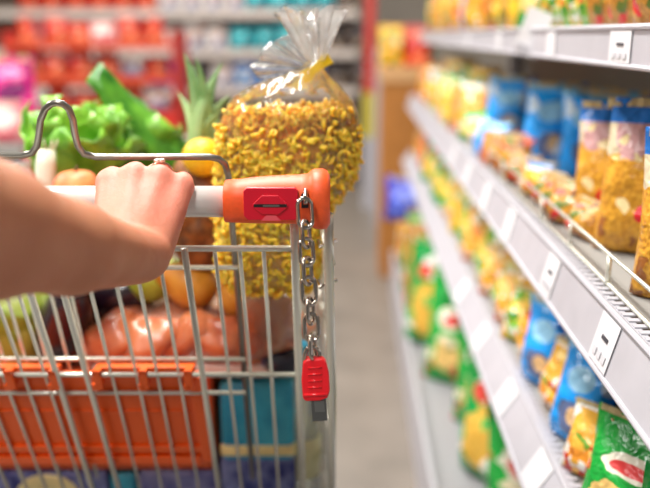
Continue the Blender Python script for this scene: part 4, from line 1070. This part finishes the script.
# ------------------------------------------------------------------ far end of the aisle
BY = 6.4
far = tag(empty('cross_aisle_shelving', (-1.7, BY + .3, 0)), 'long pale shelving unit with white price rails across the far end', 'shelf')
fo = far.location
b = MB(); b.box((-4.2, BY + .5, 0), (.02, BY + .54, 2.1)); b.build('back_panel', mat('beige_back_panel', lin(150, 132, 118), .7), far, fo, smooth=False)
FZ = [.14, .46, .77, 1.06, 1.36, 1.68]
for z in FZ:
    b = MB(); b.box((-4.2, BY, z - .025), (.02, BY + .5, z)); b.build('shelf_board', M_PANEL, far, fo, smooth=False)
    b = MB(); b.box((-4.2, BY - .012, z - .06), (.02, BY, z + .005)); b.build('price_rail', mat('pale_rail', lin(205, 194, 186), .5), far, fo, smooth=False)
rf = random.Random(31)
SHN = ['base', 'second', 'third', 'fourth', 'fifth', 'sixth']
fc = {}
def far_pack(kind, x, zi, w, h, box=False):
    k = (kind, zi); i = fc.get(k, 0); fc[k] = i + 1
    o = pouch(kind, w, h, w * .5, (x, BY + .1, FZ[zi]), rf.uniform(-.1, .1), f'{ORD2[min(i, 15)]} of its kind from left, far unit, {SHN[zi]} shelf', 'goods on the far shelving', 0, False, i)
    return o
for zi in (2, 3, 4):
    x = -2.66
    while x < -.02:
        w = rf.uniform(.16, .2)
        if x > -.27: k = ('white', 'dark')[rf.randrange(2)]
        elif x > -1.35: k = ('dark', 'white', 'blue2', 'dark', 'amber')[rf.randrange(5)] if zi == 2 else 'teal' if x > -1.12 and rf.random() < .8 else ('white', 'dark', 'pink')[rf.randrange(3)]
        elif x > -1.7: k = ('violet', 'red', 'pink')[rf.randrange(3)] if zi == 2 else 'white'
        else: k = 'red' if rf.random() < .85 else 'pink'
        far_pack(k, x + w / 2, zi, w, rf.uniform(.17, .22) if k != 'white' or x < -.3 else .12)
        x += w
# red display island in front of it, with two tiers of red packets
RY = 4.9
isl = tag(empty('display_stand', (-1.55, RY + .2, 0)), 'red two tier display stand loaded with red packets at the far left', 'display stand')
io = isl.location; M_ISL = mat('red_stand_panel', lin(196, 40, 28), .5)
b = MB(); b.box((-2.1, RY, 0), (-1.1, RY + .4, .72)); b.build('plinth', M_ISL, isl, io, smooth=False)
for z in (.93, 1.13):
    b = MB(); b.box((-2.1, RY, z - .02), (-1.1, RY + .4, z)); b.build('shelf_board', M_PANEL, isl, io, smooth=False)
    b = MB(); b.box((-2.1, RY - .012, z - .035), (-1.1, RY, z + .004)); b.build('price_strip', mat('orange_strip', lin(206, 66, 32), .5), isl, io, smooth=False)
for x in (-2.12, -1.1):
    b = MB(); b.box((x, RY, 0), (x + .02, RY + .4, 1.2)); b.build('side_panel', M_ISL, isl, io, smooth=False)
for zi, z in enumerate((.72, .93, 1.13)):
    for i in range(6):
        x = -2.0 + .155 * i
        k = 'red' if (i + zi) % 5 else ('pink' if zi == 2 else 'white')
        pouch(k, .15, rf.choice((.12, .15, .17)), .08, (x, RY + rf.uniform(.08, .16), z), rf.uniform(-.5, .5), f'{ORD2[i]} from the left on the {("plinth", "middle tier", "top tier")[zi]} of the red stand', 'packets on the red stand', 0, False, i)
# pink bags on a low table nearer the trolley
tb = tag(empty('display_table', (-1.42, 3.3, 0)), 'low white display table holding pink and magenta bags beyond the arm', 'table')
to = tb.location
b = MB(); b.box((-1.78, 3.1, .72), (-1.32, 3.6, .75)); b.build('table_top', M_PANEL, tb, to, smooth=False)
for x in (-1.75, -1.36):
    for y in (3.13, 3.55):
        b = MB(); b.box((x, y, 0), (x + .03, y + .03, .72)); b.build('leg', M_RAIL, tb, to, smooth=False)
for i, (x, y, z, k, w, h) in enumerate(((-1.42, 3.2, .75, 'pink', .18, .17), (-1.58, 3.2, .75, 'pink', .17, .18), (-1.46, 3.42, .75, 'magenta', .2, .34), (-1.62, 3.42, .75, 'magenta', .2, .33), (-1.70, 3.25, .75, 'pink', .16, .19))):
    pouch(k, w, h, .1, (x, y, z), .35, ('standing at the front right of the white table', 'at the middle of the table front', 'behind the pink bags at the table right', 'behind the pink bags at the table middle', 'at the table front left')[i], 'bags on the white table', 0, True, i)
# red and white uprights at the far end, cardboard bin
pst = tag(empty('aisle_post', (.10, 5.5, 0)), 'red upright post with a yellow sleeve at the aisle end', 'post')
b = MB(); b.box((.065, 5.46, .8), (.13, 5.54, 2.0)); b.build('red_upright', mat('red_paint', lin(206, 62, 54), .45), pst, pst.location, smooth=False)
b = MB(); b.box((.06, 5.455, .5), (.13, 5.545, .8)); b.build('yellow_sleeve', mat('yellow_sleeve', lin(206, 190, 70), .5), pst, pst.location, smooth=False)
b = MB(); b.box((.055, 5.45, 0), (.135, 5.55, .5)); b.build('pale_foot', M_RAIL, pst, pst.location, smooth=False)
b = MB(); b.box((.125, 5.0, 0), (.16, 5.06, 1.1)); tag(b.build('white_stanchion', M_RAIL, None, smooth=False), 'slim pale grey stanchion between the red post and the brown carton', 'stanchion')
bn = tag(empty('cardboard_bin', (.3, 4.1, 0)), 'tall brown cardboard display bin behind the end of the shelving', 'bin'); bo = bn.location
b = MB(); b.box((.135, 3.85, 0), (.40, 4.35, 1.0)); b.build('carton_body', M_CARD, bn, bo, smooth=False)
b = MB(); b.box((.125, 3.84, .96), (.41, 4.36, 1.03)); b.build('rim', mat('pale_cardboard', lin(206, 160, 110), .75), bn, bo, smooth=False)
for i, (x, y, k) in enumerate(((.18, 4.0, 'yellow'), (.30, 3.95, 'red'), (.22, 4.2, 'pink'), (.33, 4.15, 'green2'))):
    pouch(k, .14, .19, .07, (x, y, 1.03), -.3, ('at the front left', 'at the front middle', 'at the back left', 'at the back right')[i] + ' on top of the cardboard bin', 'packets on the cardboard bin', 0, False, i)
